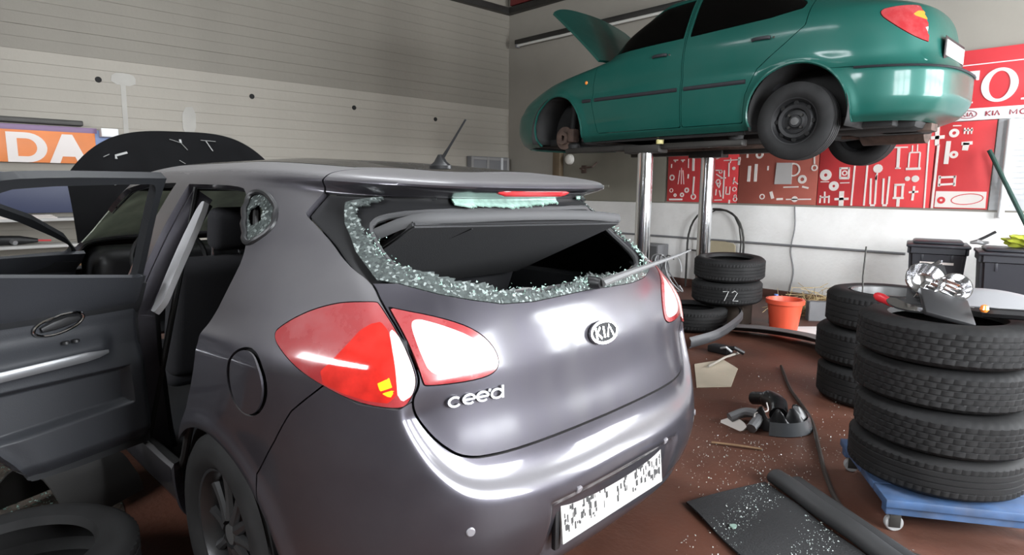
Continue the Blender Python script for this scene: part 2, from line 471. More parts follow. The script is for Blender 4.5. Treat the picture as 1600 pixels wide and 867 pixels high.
# bolt holes in the boards
for y, z in ((1.49, 2.46), (3.14, 2.45), (4.58, 2.44), (6.01, 2.39)):
    lathe_obj('bolt_hole', [(0, .004), (.022, .004), (.03, .006), (.032, 0), (.032, -.01)], mat('hole_black', (.01, .01, .01), .8), wl, seg=14, axis='x', loc=(XL+.004, y, z))
pm = mat('paint_patch', (.36, .345, .315), .6, var=.1)
prism('paint_patch', chaikin([(0, 0), (.24, -.01), (.25, .1), (.17, .13), (.02, .12)], 1), .003, pm, wl, frame=((XL+.004, 1.60, 2.43), (0, 1, 0), (0, 0, 1), (1, 0, 0)), smooth=False)
prism('paint_patch', [(0, 0), (.05, 0), (.055, .55), (.005, .55)], .002, pm, wl, frame=((XL+.004, 1.69, 1.88), (0, 1, 0), (0, 0, 1), (1, 0, 0)), smooth=False)
prism('paint_patch', chaikin([(0, 0), (.15, .01), (.16, .34), (.01, .32)], 1), .002, pm, wl, frame=((XL+.004, 2.3, 1.92), (0, 1, 0), (0, 0, 1), (1, 0, 0)), smooth=False)
# wall behind the camera with the added high fill windows, right-hand wall with the glazed gate
def wall_with_holes(name, axis, c0, c1, lo, hi, holes, m):
    bm = bmesh.new(); parts = []; prev = lo
    for h0, h1, z0, z1 in holes:
        parts += [(prev, h0, 0, ZC), (h0, h1, 0, z0), (h0, h1, z1, ZC)]; prev = h1
    parts.append((prev, hi, 0, ZC))
    for a, b, p, q in parts:
        if b - a > .001 and q - p > .001:
            b_box(bm, *((c0, c1, a, b, p, q) if axis == 'x' else (a, b, c0, c1, p, q)))
    return tag(obj_bm(name, bm, m, smooth=False), kind='structure')
wall_with_holes('wall_right', 'x', XR_WALL, XR_WALL+.2, YF_WALL-.3, YB+.3, GATES, M_cream)
wall_with_holes('wall_front', 'y', YF_WALL-.2, YF_WALL, XL-.3, XR_WALL+.2, (WINF,), M_cream)
for gi, (y0, y1, z0, z1) in enumerate(GATES):
    g = tag(empty('door_%d' % (gi+1), (XR_WALL+.08, 0, 0)), kind='structure')
    n_ = 3 if gi == 0 else 4
    for k in range(n_+1):
        y = y0 + (y1-y0)*k/n_; box('mullion', (-.03, .03, y-.03, y+.03, z0, z1), M_ltgrey, g, bevel=.004)
    for k in range(4):
        z = z0 + (z1-z0)*k/3; box('rail', (-.025, .025, y0, y1, z-.03, z+.03), M_ltgrey, g, bevel=.004)
g = tag(empty('fill_window_1', (0, YF_WALL-.08, 0)), kind='structure')
for k in range(7):
    x = WINF[0] + (WINF[1]-WINF[0])*k/6; box('mullion', (x-.025, x+.025, -.03, .03, WINF[2], WINF[3]), M_ltgrey, g, bevel=.004)
for z in (WINF[2], WINF[3]): box('rail', (WINF[0], WINF[1], -.025, .025, z-.03, z+.03), M_ltgrey, g, bevel=.004)
g = tag(empty('window_2', (0, 0, ZC+.06)), kind='structure')
for k in range(5):
    x = SKY[0] + (SKY[1]-SKY[0])*k/4; box('glazing_bar', (x-.025, x+.025, SKY[2], SKY[3], -.03, .03), M_ltgrey, g, bevel=.004)
for y in (SKY[2], SKY[3]): box('rail', (SKY[0], SKY[1], y-.02, y+.02, -.03, .03), M_ltgrey, g, bevel=.004)
# beams along the wall heads
tag(box('trim_1', (XL, XL+.12, YF_WALL, YB, 4.24, 4.34), M_steel, bevel=.01), kind='structure')
tag(box('trim_2', (XL+.12, XR_WALL, YB-.12, YB, 4.24, 4.34), M_steel, bevel=.01), kind='structure')
tag(box('trim_3', (XL+.12, XR_WALL, YB-.10, YB, 4.36, 4.62), M_redbeam, bevel=.01), kind='structure')
tag(box('trim_4', (-7.02, -6.86, YB-.10, YB, 0, 2.6), M_brownp, bevel=.01), kind='structure')
# corrugated grey panel at the right end of the tool wall, with a white corner pipe
cp = tag(empty('trim_5', (-1.24, YB-.005, 1.15)), kind='structure')
bm = bmesh.new(); n = 34
for k in range(n):
    b_box(bm, 0, 3.6, -.012 if k % 2 else -.02, .0, k*.026, k*.026+.026)
obj_bm('corrugated_sheet', bm, M_ltgrey, cp, smooth=False)
# ---------------------------------------------------------------- grey hatchback: body surface in car coordinates (s from rear, v left, z up)
KIA = dict(
    #     0     1     2     3     4     5     6     7     8     9     10    11    12    13   14
    t =[.00,  .05,  .11,  .19,  .27,  .35,  .43,  .55,  .65,  .69,  .72,  .745,  .82, .91,  1.0],
    r =[.14,  .06,  .00,  .02,  .05,  .07,  .125, .27,  .40,  .37,  .29,  .30,  .55,  .80,  1.05],
    f =[4.20, 4.28, 4.31, 4.30, 4.24, 4.10, 3.45, 3.02, 2.72, 2.66, 2.60, 2.55, 2.40, 2.2,  2.0],
    w =[.80,  .85,  .87,  .878, .886, .886, .835, .735, .640, .620, .600, .575, .42,  .21,  .0],
    n =[4.3,  4.3,  4.3,  4.3,  4.3,  4.3,  3.9,  3.3,  3.3,  3.4,  3.6,  3.6,  3.4,  3.2,  3.0],
    zr=[.22,  .31,  .50,  .66,  .78,  .90,  1.04, 1.20, 1.300,1.308,1.334,1.350,1.378,1.393,1.40],
    zm=[.20,  .27,  .42,  .58,  .73,  .86,  .98,  1.18, 1.335,1.36, 1.380,1.397,1.432,1.450,1.456],
    zf=[.20,  .27,  .42,  .56,  .68,  .80,  1.00, 1.20, 1.34, 1.36, 1.375,1.39, 1.43, 1.45, 1.46],
    sc=[1.35, 1.35, 1.35, 1.35, 1.35, 1.35, 1.35, 1.35, 1.35, 1.35, 1.35, 1.35, 1.4,  1.5,  1.6],
    kc=[.05,  .05,  .05,  .05,  .05,  .05,  .05,  .06,  .06,  .06,  .06,  .06,  .05,  .03,  .0],
    sf=2.0, nf=3.2, pr=1.6, pf=1.3, dens=.34, tw=([0, .10, .62, .85, 1], [0, .10, .46, .76, 1]))
# ---------------------------------------------------------------- grey hatchback: parts
M_paint = mat('grey_metallic_paint', (.064, .060, .074), .36, metal=.80, coat=.9, coat_rough=.05, dust=(.21, .203, .20), dust_amt=.13, dust_scale=3.2, updust=.55)
M_black = mat('black_plastic', (.014, .014, .015), .45)
M_rubber = mat('black_rubber', (.011, .011, .011), .6)
M_inner = mat('interior_black', (.016, .017, .019), .7)
M_trim = mat('door_trim_plastic', (.030, .032, .037), .5, bump=.1, bump_scale=300)
M_silver = mat('silver_plastic', (.50, .51, .53), .3, metal=.8)
M_chrome = mat('chrome', (.80, .80, .81), .08, metal=1.)
M_red = mat('tail_lamp_red', (.27, .008, .012), .10, coat=1., coat_rough=.03, dust=(.40, .17, .17), dust_amt=.26, dust_scale=14, updust=.28)
M_clear_glare = mat('tail_lamp_clear_glare', (.84, .60, .58), .12, coat=1., coat_rough=.02, var=.15, var_scale=30)
M_amber = mat('tail_lamp_amber', (.80, .55, .02), .2, coat=1.)
M_white_letter = mat('white_paint', (.75, .75, .75), .4)
M_fabric = mat('seat_fabric', (.022, .022, .025), .9, bump=.3, bump_scale=400)
M_greytrim = mat('grey_pillar_trim', (.42, .42, .43), .55)

def thin_glass(name, tint, refl=.9):
    if name in _mats: return _mats[name]
    m = bpy.data.materials.new(name); m.use_nodes = True; nt = m.node_tree; nt.nodes.clear(); N = nt.nodes.new; L = nt.links.new
    o = N('ShaderNodeOutputMaterial'); mx = N('ShaderNodeMixShader'); tr = N('ShaderNodeBsdfTransparent'); gl = N('ShaderNodeBsdfGlossy'); fr = N('ShaderNodeFresnel')
    tr.inputs[0].default_value = (*tint, 1); gl.inputs['Roughness'].default_value = .03; fr.inputs[0].default_value = 1.5
    L(fr.outputs[0], mx.inputs[0]); L(tr.outputs[0], mx.inputs[1]); L(gl.outputs[0], mx.inputs[2]); L(mx.outputs[0], o.inputs[0])
    _mats[name] = m; return m
M_tint = thin_glass('tinted_window_glass', (.55, .62, .58))
def crumbled_glass():
    m = bpy.data.materials.new('crumbled_glass'); m.use_nodes = True; nt = m.node_tree; b = nt.nodes['Principled BSDF']; N = nt.nodes.new; L = nt.links.new
    tc = N('ShaderNodeTexCoord'); vo = N('ShaderNodeTexVoronoi'); vo.inputs['Scale'].default_value = 140
    L(tc.outputs['Object'], vo.inputs['Vector'])
    sp = N('ShaderNodeSeparateColor'); L(vo.outputs['Color'], sp.inputs[0])
    cr = N('ShaderNodeValToRGB'); cr.color_ramp.elements[0].color = (.07, .082, .08, 1); cr.color_ramp.elements[1].color = (.48, .54, .52, 1)
    e = cr.color_ramp.elements.new(.8); e.color = (.135, .155, .15, 1)
    L(sp.outputs[0], cr.inputs[0]); L(cr.outputs[0], b.inputs['Base Color'])
    b.inputs['Roughness'].default_value = .15; b.inputs['Transmission Weight'].default_value = .35; b.inputs['IOR'].default_value = 1.5
    bp = N('ShaderNodeBump'); bp.inputs['Strength'].default_value = .8; bp.inputs['Distance'].default_value = .004
    L(sp.outputs[1], bp.inputs['Height']); L(bp.outputs[0], b.inputs['Normal'])
    _mats['crumbled_glass'] = m; return m
M_crumb = crumbled_glass()
M_palegreen = mat('pale_green_glass_edge', (.50, .72, .63), .18, trans=.25, var=.25, var_scale=40)

KX, KY, KYAW = -1.03, 1.44, .05
kia = tag(empty('hatchback_car', (KX, KY, 0), math.pi + KYAW), 'dark grey hatchback with smashed rear window and open door', 'car')

K = Sheet(KIA, 210, 380)
# --- relief pressed into the sheet before cutting
crease = chaikin(chart_poly([(0, .149), (.226, .147), (.448, .155), (.55, .167), (.622, .20), (.664, .252), (.69, .305), (.72, .36), (.70, .60), (0, .60)], True), 3)
D = sdpoly(K.A, K.T*K.KT, crease)
rear = smoothstep(1.0, .6, K.V[..., 0])
K.V[..., 0] += rear * .038*(1-np.exp(-.009*np.log1p(np.exp(np.clip(-D/.009, -40, 40)))/(.018 + .06*smoothstep(.28, .34, K.T)))) * smoothstep(.64, .42, K.T)
pr = np.maximum(np.abs(K.V[..., 1]) - .315, np.abs(K.V[..., 2] - .43) - .085)
K.V[..., 0] += rear * .026*smoothstep(.015, -.025, pr)
# mid bumper groove
K.V[..., 0] += rear * .010*np.exp(-((K.V[..., 2]-.335)/.016)**2)
for sc_ in (.83, 3.42):
    rho = np.hypot(K.V[..., 0]-sc_, K.V[..., 2]-.31)
    K.V[..., 1] += np.sign(K.V[..., 1]) * .012*np.exp(-((rho-.35)/.03)**2) * (np.abs(K.V[..., 1]) > .6)
# shoulder crease along the flank
sh = np.exp(-((K.T-.385)/.012)**2) * smoothstep(.55, .9, K.V[..., 0]) * smoothstep(3.9, 3.5, K.V[..., 0])
K.V[..., 1] += np.sign(K.V[..., 1])*.007*sh*(np.abs(K.V[..., 1]) > .5)
B = K.finish()

hatch_p = chart_poly([(0, .197), (.30, .198), (.44, .199), (.54, .205), (.598, .236), (.641, .28), (.659, .312), (.632, .336), (.634, .36), (.645, .396), (.668, .446), (.664, .478), (.713, .506), (.731, .556), (.80, .62), (.95, .75), (.95, 1.05), (0, 1.05)], True)
hatch_p = chaikin(hatch_p, 2)
def f_hatch(M):
    a, t = at_(M); s = M['V'][:, 0]
    return np.maximum(np.where(s < 1.6, sdpoly(a, t*K.KT, hatch_p), 1.), s - .70)
lamp_o = chaikin(chart_poly([(1.022, .402), (.96, .420), (.887, .436), (.82, .446), (.759, .451), (.678, .449), (.675, .444), (.652, .398), (.641, .36), (.639, .338), (.668, .308), (.70, .304), (.793, .315), (.903, .347), (.973, .372)]), 2)
lamp_i = chaikin(chart_poly([(.655, .441), (.645, .438), (.535, .419), (.45, .397), (.408, .367), (.409, .338), (.461, .327), (.620, .331), (.624, .338), (.638, .395)]), 2)
def f_lamp(P): return lambda M: np.where(M['V'][:, 0] < 1.2, sdpoly(np.abs(M['A'][:, 0]), M['A'][:, 1]*K.KT, P), 1.)
bump_p = chart_poly([(0, .24), (.44, .24), (.53, .25), (.58, .28), (.61, .30), (.645, .312), (.70, .303), (.793, .314), (.878, .340), (.929, .318), (.984, .293), (1.06, .24), (1.16, .18), (1.16, -.05), (0, -.05)], True)
def f_bump(M): return np.where(M['V'][:, 0] < 1.2, sdpoly(M['A'][:, 0], M['A'][:, 1]*K.KT, bump_p), 1.)
def side(P, left=None):
    P = np.array(P, float)
    def f(M):
        s, v, z = sv(M); d = sdpoly(s, z, P)
        ok = np.abs(v) > .4
        if left is True: ok &= v > 0
        if left is False: ok &= v < 0
        return np.where(ok, d, .5)
    return f
def f_arch(M):
    s, v, z = sv(M)
    d = np.minimum(np.hypot(s-.83, z-.31)-.335, np.hypot(s-3.42, z-.31)-.345)
    return np.where(np.abs(v) > .4, d, .5)
_, B = cut(B, f_arch(B))
hatch, B = take(B, f_hatch, .0035)
lamps, B = take(B, f_lamp(lamp_o), .002)
bumper, B = take(B, f_bump, .002)
fuel, B = take(B, lambda M: np.where(M['V'][:, 1] > .4, np.hypot(M['V'][:, 0]-.597, M['V'][:, 2]-.838)-.086, .5), .003)
q_poly = chaikin([(1.005, 1.322), (.90, 1.312), (.812, 1.262), (.785, 1.215), (.83, 1.178), (.868, 1.165), (.93, 1.215), (.995, 1.275)], 2)
qglass, B = take(B, side(q_poly), .0)
rd_poly = np.vstack([chaikin([(1.55, 1.338), (1.10, 1.335), (1.03, 1.31), (.95, 1.245), (.845, 1.145), (.832, 1.06), (.84, .96), (.905, .79), (.985, .67), (1.10, .50), (1.15, .43), (1.20, .40), (1.55, .40)], 2, False)])
fd_poly = chaikin([(1.70, 1.342), (2.25, 1.335), (2.62, 1.25), (2.98, 1.05), (3.02, .9), (2.98, .40), (1.70, .40)], 1, False)
rdoor, B = take(B, side(rd_poly, True), .003)
fdoor, B = take(B, side(fd_poly, True), .003)
win_r = [chaikin([(1.55, 1.325), (1.10, 1.325), (1.0, 1.28), (.90, 1.17), (.93, 1.06), (1.55, 1.03)], 2), chaikin([(1.68, 1.325), (2.25, 1.32), (2.62, 1.23), (2.92, 1.05), (2.9, 1.0), (1.68, 1.0)], 2)]
rwin = []
for p in win_r:
    w_, B = take(B, side(p, False), 0.); rwin.append(w_)
def f_ws(M):
    s, v, z = sv(M); a, t = at_(M)
    return np.maximum.reduce([2.55 - s, .452 - t, t - .64, np.abs(v) - (.74 - .9*(t-.45))])
wsc, B = take(B, f_ws, 0.)
def f_hood(M):
    s, v, z = sv(M); a, t = at_(M)
    return np.maximum.reduce([3.42 - s, np.abs(v) - .64, .345 - t, t - .44])
_, B = take(B, f_hood, 0.)
def f_roof(M):
    s, v, z = sv(M); a, t = at_(M)
    return np.maximum.reduce([.76 - s, s - 2.45, .800 - t])
roofg, B = take(B, f_roof, .002)
mk('glass_roof', thicken(roofg, .008), mat('black_roof_glass', (.008, .008, .009), .12, coat=.3, dust=(.05, .05, .05), dust_amt=.3, dust_scale=4), kia)
mk('body_shell', thicken(B, .022), M_paint, kia)
mk('interior_lining', thicken(offset(B, -.026), .004), M_inner, kia)

# --- rear hatch: painted panel, black window surround, spoiler, inner lamps
linner, hatch = take(hatch, f_lamp(lamp_i), .002)
glass_p = chart_poly([(0, .425), (.237, .422), (.347, .426), (.43, .438), (.508, .452), (.60, .474), (.664, .476), (.80, .50), (.80, .60), (.80, .658), (0, .658)], True)
def f_glass(M): return sdpoly(M['A'][:, 0], M['A'][:, 1]*K.KT, glass_p)
gl, hatch = take(hatch, f_glass, .001)
panel, spoiler = cut(hatch, hatch['A'][:, 1] - .60)
M_paint2 = mat('streaky_grey_paint', (.064, .060, .074), .36, metal=.80, coat=.9, coat_rough=.05, dust=(.045, .042, .045), dust_amt=.45, dust_scale=9, stretch=(1, 1, .22))
hk = mk('tailgate', thicken(panel, .02), M_paint2, kia)
mk('roof_spoiler', thicken(spoiler, .014), M_paint, hk)
mk('tailgate_inner', thicken(offset(panel, -.05), .01), M_inner, hk)
hole_p = chaikin(chart_poly([(0, .4435), (.20, .441), (.34, .446), (.49, .468), (.575, .500), (.605, .545), (.60, .583), (.55, .606), (.44, .622), (.30, .630), (0, .632)], True), 2)
def f_hole(M): return sdpoly(M['A'][:, 0], M['A'][:, 1]*K.KT, hole_p)
_, fr = take(gl, f_hole, 0.)
mk('window_surround', thicken(offset(fr, -.016), .012), M_black, hk)
# rubber-lined inner edge of the opening
def ring_pts(poly, off):
    out = []
    for a, y in poly:
        p, da, u, n = K.at(a, y/K.KT); out.append(p + n*off)
    return out
tube('window_seal', ring_pts(hole_p[::2], -.028), .011, mat('seal_grey', (.06, .06, .062), .5), hk, seg=8, closed=True)
# what is left of the rear window: a jagged strip all round
fine = subdivide(gl, 2)
shard_p = chart_poly([(0, .425), (.237, .422), (.347, .426), (.43, .438), (.508, .452), (.60, .474), (.650, .482), (.672, .53), (.662, .58), (.62, .625), (.50, .652), (0, .657)], True)
a, t = at_(fine); g1 = sdpoly(a, t*K.KT, shard_p)
ang = np.arctan2(t*K.KT - .88, a)
def tri(x): return np.abs((x % 1) - .5)*2
jag = .016*tri(ang*7.3+.2)*tri(ang*2.1) + .008*tri(ang*19.7) + .006*tri(ang*47.)
wide = .024 + .010*np.sin(ang*3+1)
wide = np.where(t > .60, np.where((a < .30) & (a > -.14), .050 - .6*np.abs(a-.08)**1.5*.3, -.02), wide)
wide = np.where((a > .35) & (t < .56), wide + .016, wide); wide = np.where((a > .5) & (t > .56), .030 - .3*np.maximum(t-.58, 0), wide); wide = np.where((a < -.3) & (t > .5), .012, wide)
f_sh = -(g1 + wide + jag*1.0)
sh_m, _ = cut(fine, np.maximum(f_sh, g1))
low, top_ = cut(sh_m, np.minimum(sh_m['A'][:, 1] - .602, .34 - np.abs(sh_m['A'][:, 0])))
sh_o = mk('broken_rear_glass', thicken(offset(low, .001), .005), M_crumb, hk)
tag(mk('glass_strip', thicken(offset(top_, .0005), .005), M_palegreen, sh_o), kind='stuff')
# loose crumbs sitting on the broken edge
def chips(n, place_fn, smin, smax):
    V, F = [], []
    for k in range(n):
        p = np.array(place_fn()); s = rng.uniform(smin, smax)
        q = rng.normal(size=(4, 3)); q = q/np.linalg.norm(q, axis=1, keepdims=True)*s*rng.uniform(.5, 1., (4, 1)) + p
        b = len(V); V += q.tolist(); F += [(b, b+1, b+2), (b, b+2, b+3), (b, b+3, b+1), (b+1, b+3, b+2)]
    return V, F
def edge_place():
    a, y = hole_p[rng.integers(len(hole_p))]
    while y/K.KT > .575: a, y = hole_p[rng.integers(len(hole_p))]
    a, t = a + rng.normal()*.012, y/K.KT + rng.normal()*.006 - .004
    p, da, u, n = K.at(a, t); return p + n*rng.uniform(-.01, .006)
V_, F_ = chips(520, edge_place, .003, .008)
tag(link_mesh('glass_crumbs', V_, F_, M_palegreen, sh_o, smooth=False), kind='stuff')

# --- lamps
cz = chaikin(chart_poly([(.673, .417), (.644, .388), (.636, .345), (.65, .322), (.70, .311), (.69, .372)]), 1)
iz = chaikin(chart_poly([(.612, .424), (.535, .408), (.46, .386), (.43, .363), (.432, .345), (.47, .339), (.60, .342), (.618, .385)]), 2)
lz = chaikin(chart_poly([(.905, .350), (.80, .392), (.735, .418), (.676, .421), (.688, .372), (.70, .312), (.793, .321)]), 1)
M_red2 = mat('tail_lamp_bright_red', (.52, .022, .016), .10, coat=1., coat_rough=.03, var=.25, var_scale=25)
am1 = chart_poly([(.742, .345), (.712, .352), (.708, .338), (.738, .333)]); am2 = chart_poly([(.735, .330), (.700, .335), (.716, .322)])
for sgn, nm in ((1, 'l'), (-1, 'r')):
    lo, _ = cut(lamps, -sgn*lamps['A'][:, 0]); li, _ = cut(linner, -sgn*linner['A'][:, 0])
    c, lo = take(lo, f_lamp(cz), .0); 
    a1, lo = take(lo, f_lamp(am1), 0.); a2, lo = take(lo, f_lamp(am2), 0.)
    lw, lo = take(lo, f_lamp(lz), 0.)
    o = mk('tail_lamp', thicken(offset(lo, .003), .02), M_red, kia)
    mk('stop_lens', thicken(offset(lw, .003), .019), M_red2, o)
    mk('pale_lens', thicken(offset(c, .0025), .018), M_clear_glare, o)
    mk('amber_reflector', thicken(offset(join_meshes([a1, a2]), .003), .01), M_amber, o)
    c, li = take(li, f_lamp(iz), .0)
    o = mk('tailgate_lamp', thicken(offset(li, .003), .02), M_red, hk)
    mk('pale_lens', thicken(offset(c, .0025), .018), M_clear_glare, o)  # pale centre of the inner lamp: window reflection painted into the lens colour
lower_ = mk('rear_bumper', thicken(bumper, .02), M_paint, kia)
fuel = offset(fuel, -.004); fuel['V'][:, 1] += .014*(.683 - fuel['V'][:, 0])/.172
fo = mk('fuel_flap', thicken(fuel, .006), M_paint, kia)
lathe_obj('fuel_recess', [(0, 0), (.083, 0), (.086, .004)], M_black, kia, seg=32, axis='y', loc=(.597, .835, .838))

# quarter windows: crazed glass with a hole in the left one
ql, qr = cut(qglass, -qglass['V'][:, 1])
qf = subdivide(ql, 2); s, v, z = sv(qf)
hp = [(.935, 1.285), (.895, 1.27), (.868, 1.235), (.905, 1.215), (.955, 1.245), (.965, 1.268)]
_, qf = cut(qf, sdpoly(s, z, hp) + .004*tri(s*60) )
mk('quarter_window', thicken(offset(qf, -.004), .005), M_crumb, kia)
mk('quarter_window', thicken(offset(qr, -.004), .004), M_tint, kia)
qring = [np.array(K.at(*(lambda p: (p[0], p[1]))(p))[0]) for p in []]
def side_pts(P, off=0.):
    """closest sheet points to a side-view outline (left side)"""
    M = K.M; m = M['V'][:, 1] > .4; Vm = M['V'][m]; out = []
    for s, z in P:
        i = ((Vm[:, 0]-s)**2 + (Vm[:, 2]-z)**2).argmin(); out.append((s, Vm[i, 1] + off, z))
    return out
tube('window_trim', side_pts(q_poly, .002), .009, M_black, kia, seg=8, closed=True)
for w_ in rwin: mk('side_window', thicken(offset(w_, -.005), .004), M_tint, kia)
mk('windscreen', thicken(offset(wsc, -.004), .005), mat('dusty_windscreen', (.62, .66, .56), .35, alpha=.62, var=.3, var_scale=6), kia)

# --- door seal round the rear door opening, pillar, grey pillar trim
tube('door_seal', side_pts(rd_poly[::3], -.03), .012, M_rubber, kia, seg=8, closed=True)
def patch(P, off=0., th=.03, left=True):
    pc, _ = take(K.M, side(P, left), 0.); return thicken(offset(pc, off), th)
mk('centre_pillar', patch([(1.545, 1.34), (1.545, .29), (1.70, .29), (1.70, 1.34)], -.024, .075), M_paint, kia)
mk('pillar_trim', patch(chaikin([(1.48, 1.31), (1.43, 1.18), (1.425, 1.03), (1.425, .93), (1.50, .93), (1.505, 1.05), (1.515, 1.2), (1.53, 1.31)], 1), -.06, .02), M_greytrim, kia)
mk('pillar_lining', patch([(1.60, 1.33), (1.60, .29), (1.71, .29), (1.71, 1.33)], -.10, .03), M_inner, kia)

# --- doors
def hinge(M, hs, hv, th):
    V = M['V'].copy(); x, y = V[:, 0]-hs, V[:, 1]-hv; c, s = math.cos(th), math.sin(th)
    V[:, 0] = hs + x*c + y*s; V[:, 1] = hv - x*s + y*c
    return dict(V=V, A=M['A'], F=M['F'])
M_frame = mat('frame_black', (.016, .017, .019), .5, spec=.25)
def make_door(piece, win, belt, hs, hv, th, name, sculpt, lift=.045):
    H = lambda M: hinge(M, hs, hv, th)
    w_, body = take(piece, side(win, True), 0.)
    lowp, upp = cut(body, body['V'][:, 2] - belt(body['V'][:, 0]))
    o = mk(name, H(thicken(lowp, .012)), M_paint, kia)
    upp = thicken(offset(upp, -.002), .034); upp['V'][:, 2] += lift*smoothstep(1.04, 1.32, upp['V'][:, 2])
    mk('window_frame', H(upp), M_frame, o)
    f = subdivide(lowp, 1)
    inner = dict(V=f['V'].copy(), A=f['A'], F=f['F'][:, ::-1]); inner['V'][:, 1] -= sculpt(f['V'][:, 0], f['V'][:, 2])
    mk('door_trim', H(thicken(inner, .02)), M_trim, o)
    mk('door_core', H(thicken(offset(lowp, -.012), .05)), M_inner, o)
    return o, H
rbelt = lambda s: 1.022 + (1.55 - s)*.13
rwinp = chaikin([(1.525, 1.24), (1.523, 1.312), (1.48, 1.315), (1.12, 1.305), (1.06, 1.285), (.97, 1.21), (.92, 1.14), (.90, 1.10), (1.50, 1.022), (1.525, 1.02), (1.525, 1.06)], 1)
def rsculpt(s, z):
    d = 1.55 - s
    x = np.full_like(s, .075)
    arm = np.exp(-((z-.800)/.040)**2) * smoothstep(.10, .17, d)            # armrest roll
    x += .042*arm
    x += .022*smoothstep(.80, .70, z)
    pocket = np.maximum(np.abs(z-.645)-.062 - .03*(d-.2), np.maximum(.075-d, d-.62))
    x -= .034*smoothstep(.012, -.012, pocket)
    x -= .05*smoothstep(.48, .40, z)
    x -= .02*smoothstep(.03, .0, d)
    return x
RH = (1.55, .86, math.radians(72))
rd, RDH = make_door(rdoor, rwinp, rbelt, *RH, 'rear_door', rsculpt)
def door_pt(d, z, out=0.):
    """point on the inner face of the rear door: d from the hinge edge"""
    s = 1.55 - d; q = side_pts([(s, z)])[0]
    dep = rsculpt(np.array([s]), np.array([z]))[0] + .001
    M = hinge(dict(V=np.array([[q[0], q[1] - dep - out, q[2]]]), A=None, F=None), *RH); return M['V'][0]
tube('armrest_strip', [door_pt(d, .782 - .01*(d-.15), .012) for d in np.linspace(.145, .64, 14)], [.006, .012] + [.016]*12, M_silver, rd, seg=10, flat=(.35, 1))
hx = [( .200, .908), (.222, .914), (.27, .912), (.315, .898), (.345, .880), (.335, .873), (.29, .872), (.245, .874), (.212, .884), (.20, .896)]
tube('handle_surround', [door_pt(.272 + .073*math.cos(q), .898 + .030*math.sin(q) - .012*math.cos(q), .006) for q in np.linspace(0, 2*math.pi, 29)[:-1]], .0048, M_chrome, rd, seg=8, closed=True)
tube('door_handle', [door_pt(d, z, .010) for d, z in ((.215, .908), (.25, .905), (.29, .897), (.325, .888))], [.008, .017, .016, .008], M_black, rd, seg=8, flat=(.5, 1))
for d in (.12, .15): lathe_obj('window_switch', [(0, .008), (.010, .008), (.012, 0)], M_black, rd, seg=12, loc=tuple(door_pt(d+.12, .835, .012)))
tube('door_edge_seal', [door_pt(d, z, -.03) for d, z in ((.004, 1.0), (.003, .8), (.003, .6), (.02, .45))], .010, M_rubber, rd, seg=8)
fbelt = lambda s: 0.985 + (2.95 - s)*.03
fwinp = chaikin([(1.74, 1.30), (1.78, 1.31), (2.25, 1.308), (2.58, 1.225), (2.90, 1.075), (2.955, 1.03), (2.95, .99), (1.78, 1.02), (1.74, 1.03)], 1)
fd, _ = make_door(fdoor, fwinp, fbelt, 2.95, .86, math.radians(60), 'front_door', lambda s, z: .08 + .03*np.exp(-((z-.78)/.04)**2), .0)

# --- bonnet propped open
nu, nw = 41, 31
HV = np.zeros((nw, nu, 3))
for i in range(nw):
    for j in range(nu):
        u = -1 + 2*j/(nu-1); w = i/(nw-1)
        hgt = .70*(1 - .42*abs(u)**3.4)                 # rounded nose corners
        zz = hgt*w
        rib = .008*math.exp(-((abs(u)-.56)/.07)**2)
        HV[i, j] = (3.48 + .20*zz - rib*math.sin(math.pi*w) - .03*math.sin(w*math.pi)*(1-u*u) + .05*w*w, u*.66 - .03, .985 + zz + .02*w*(-u))
hm = grid_mesh(HV); 
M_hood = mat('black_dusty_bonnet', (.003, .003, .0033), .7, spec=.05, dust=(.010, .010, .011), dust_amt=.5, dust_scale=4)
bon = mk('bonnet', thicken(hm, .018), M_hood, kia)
def on_hood(u, w): return HV[int(round(w*(nw-1))), int(round((u*.5+.5)*(nu-1)))] + np.array([-.024, 0, 0])
for pts in ([(.62, .80), (.58, .84), (.52, .83)], [(.60, .66), (.66, .62), (.63, .57), (.56, .58)], [(.70, .87), (.66, .88)], [(.12, .93), (.02, .89), (-.06, .82)], [(.02, .89), (0., .95)], [(-.22, .93), (-.33, .92)], [(-.27, .92), (-.28, .83)], [(.05, .74), (0, .71)]):
    tube('pale_mark', [on_hood(*p) for p in pts] if len(pts) > 1 else pts, .009, mat('mark_white', (.24, .24, .235), .7), bon, seg=6, flat=(.8, .3))  # small raised whitish strokes on the bonnet

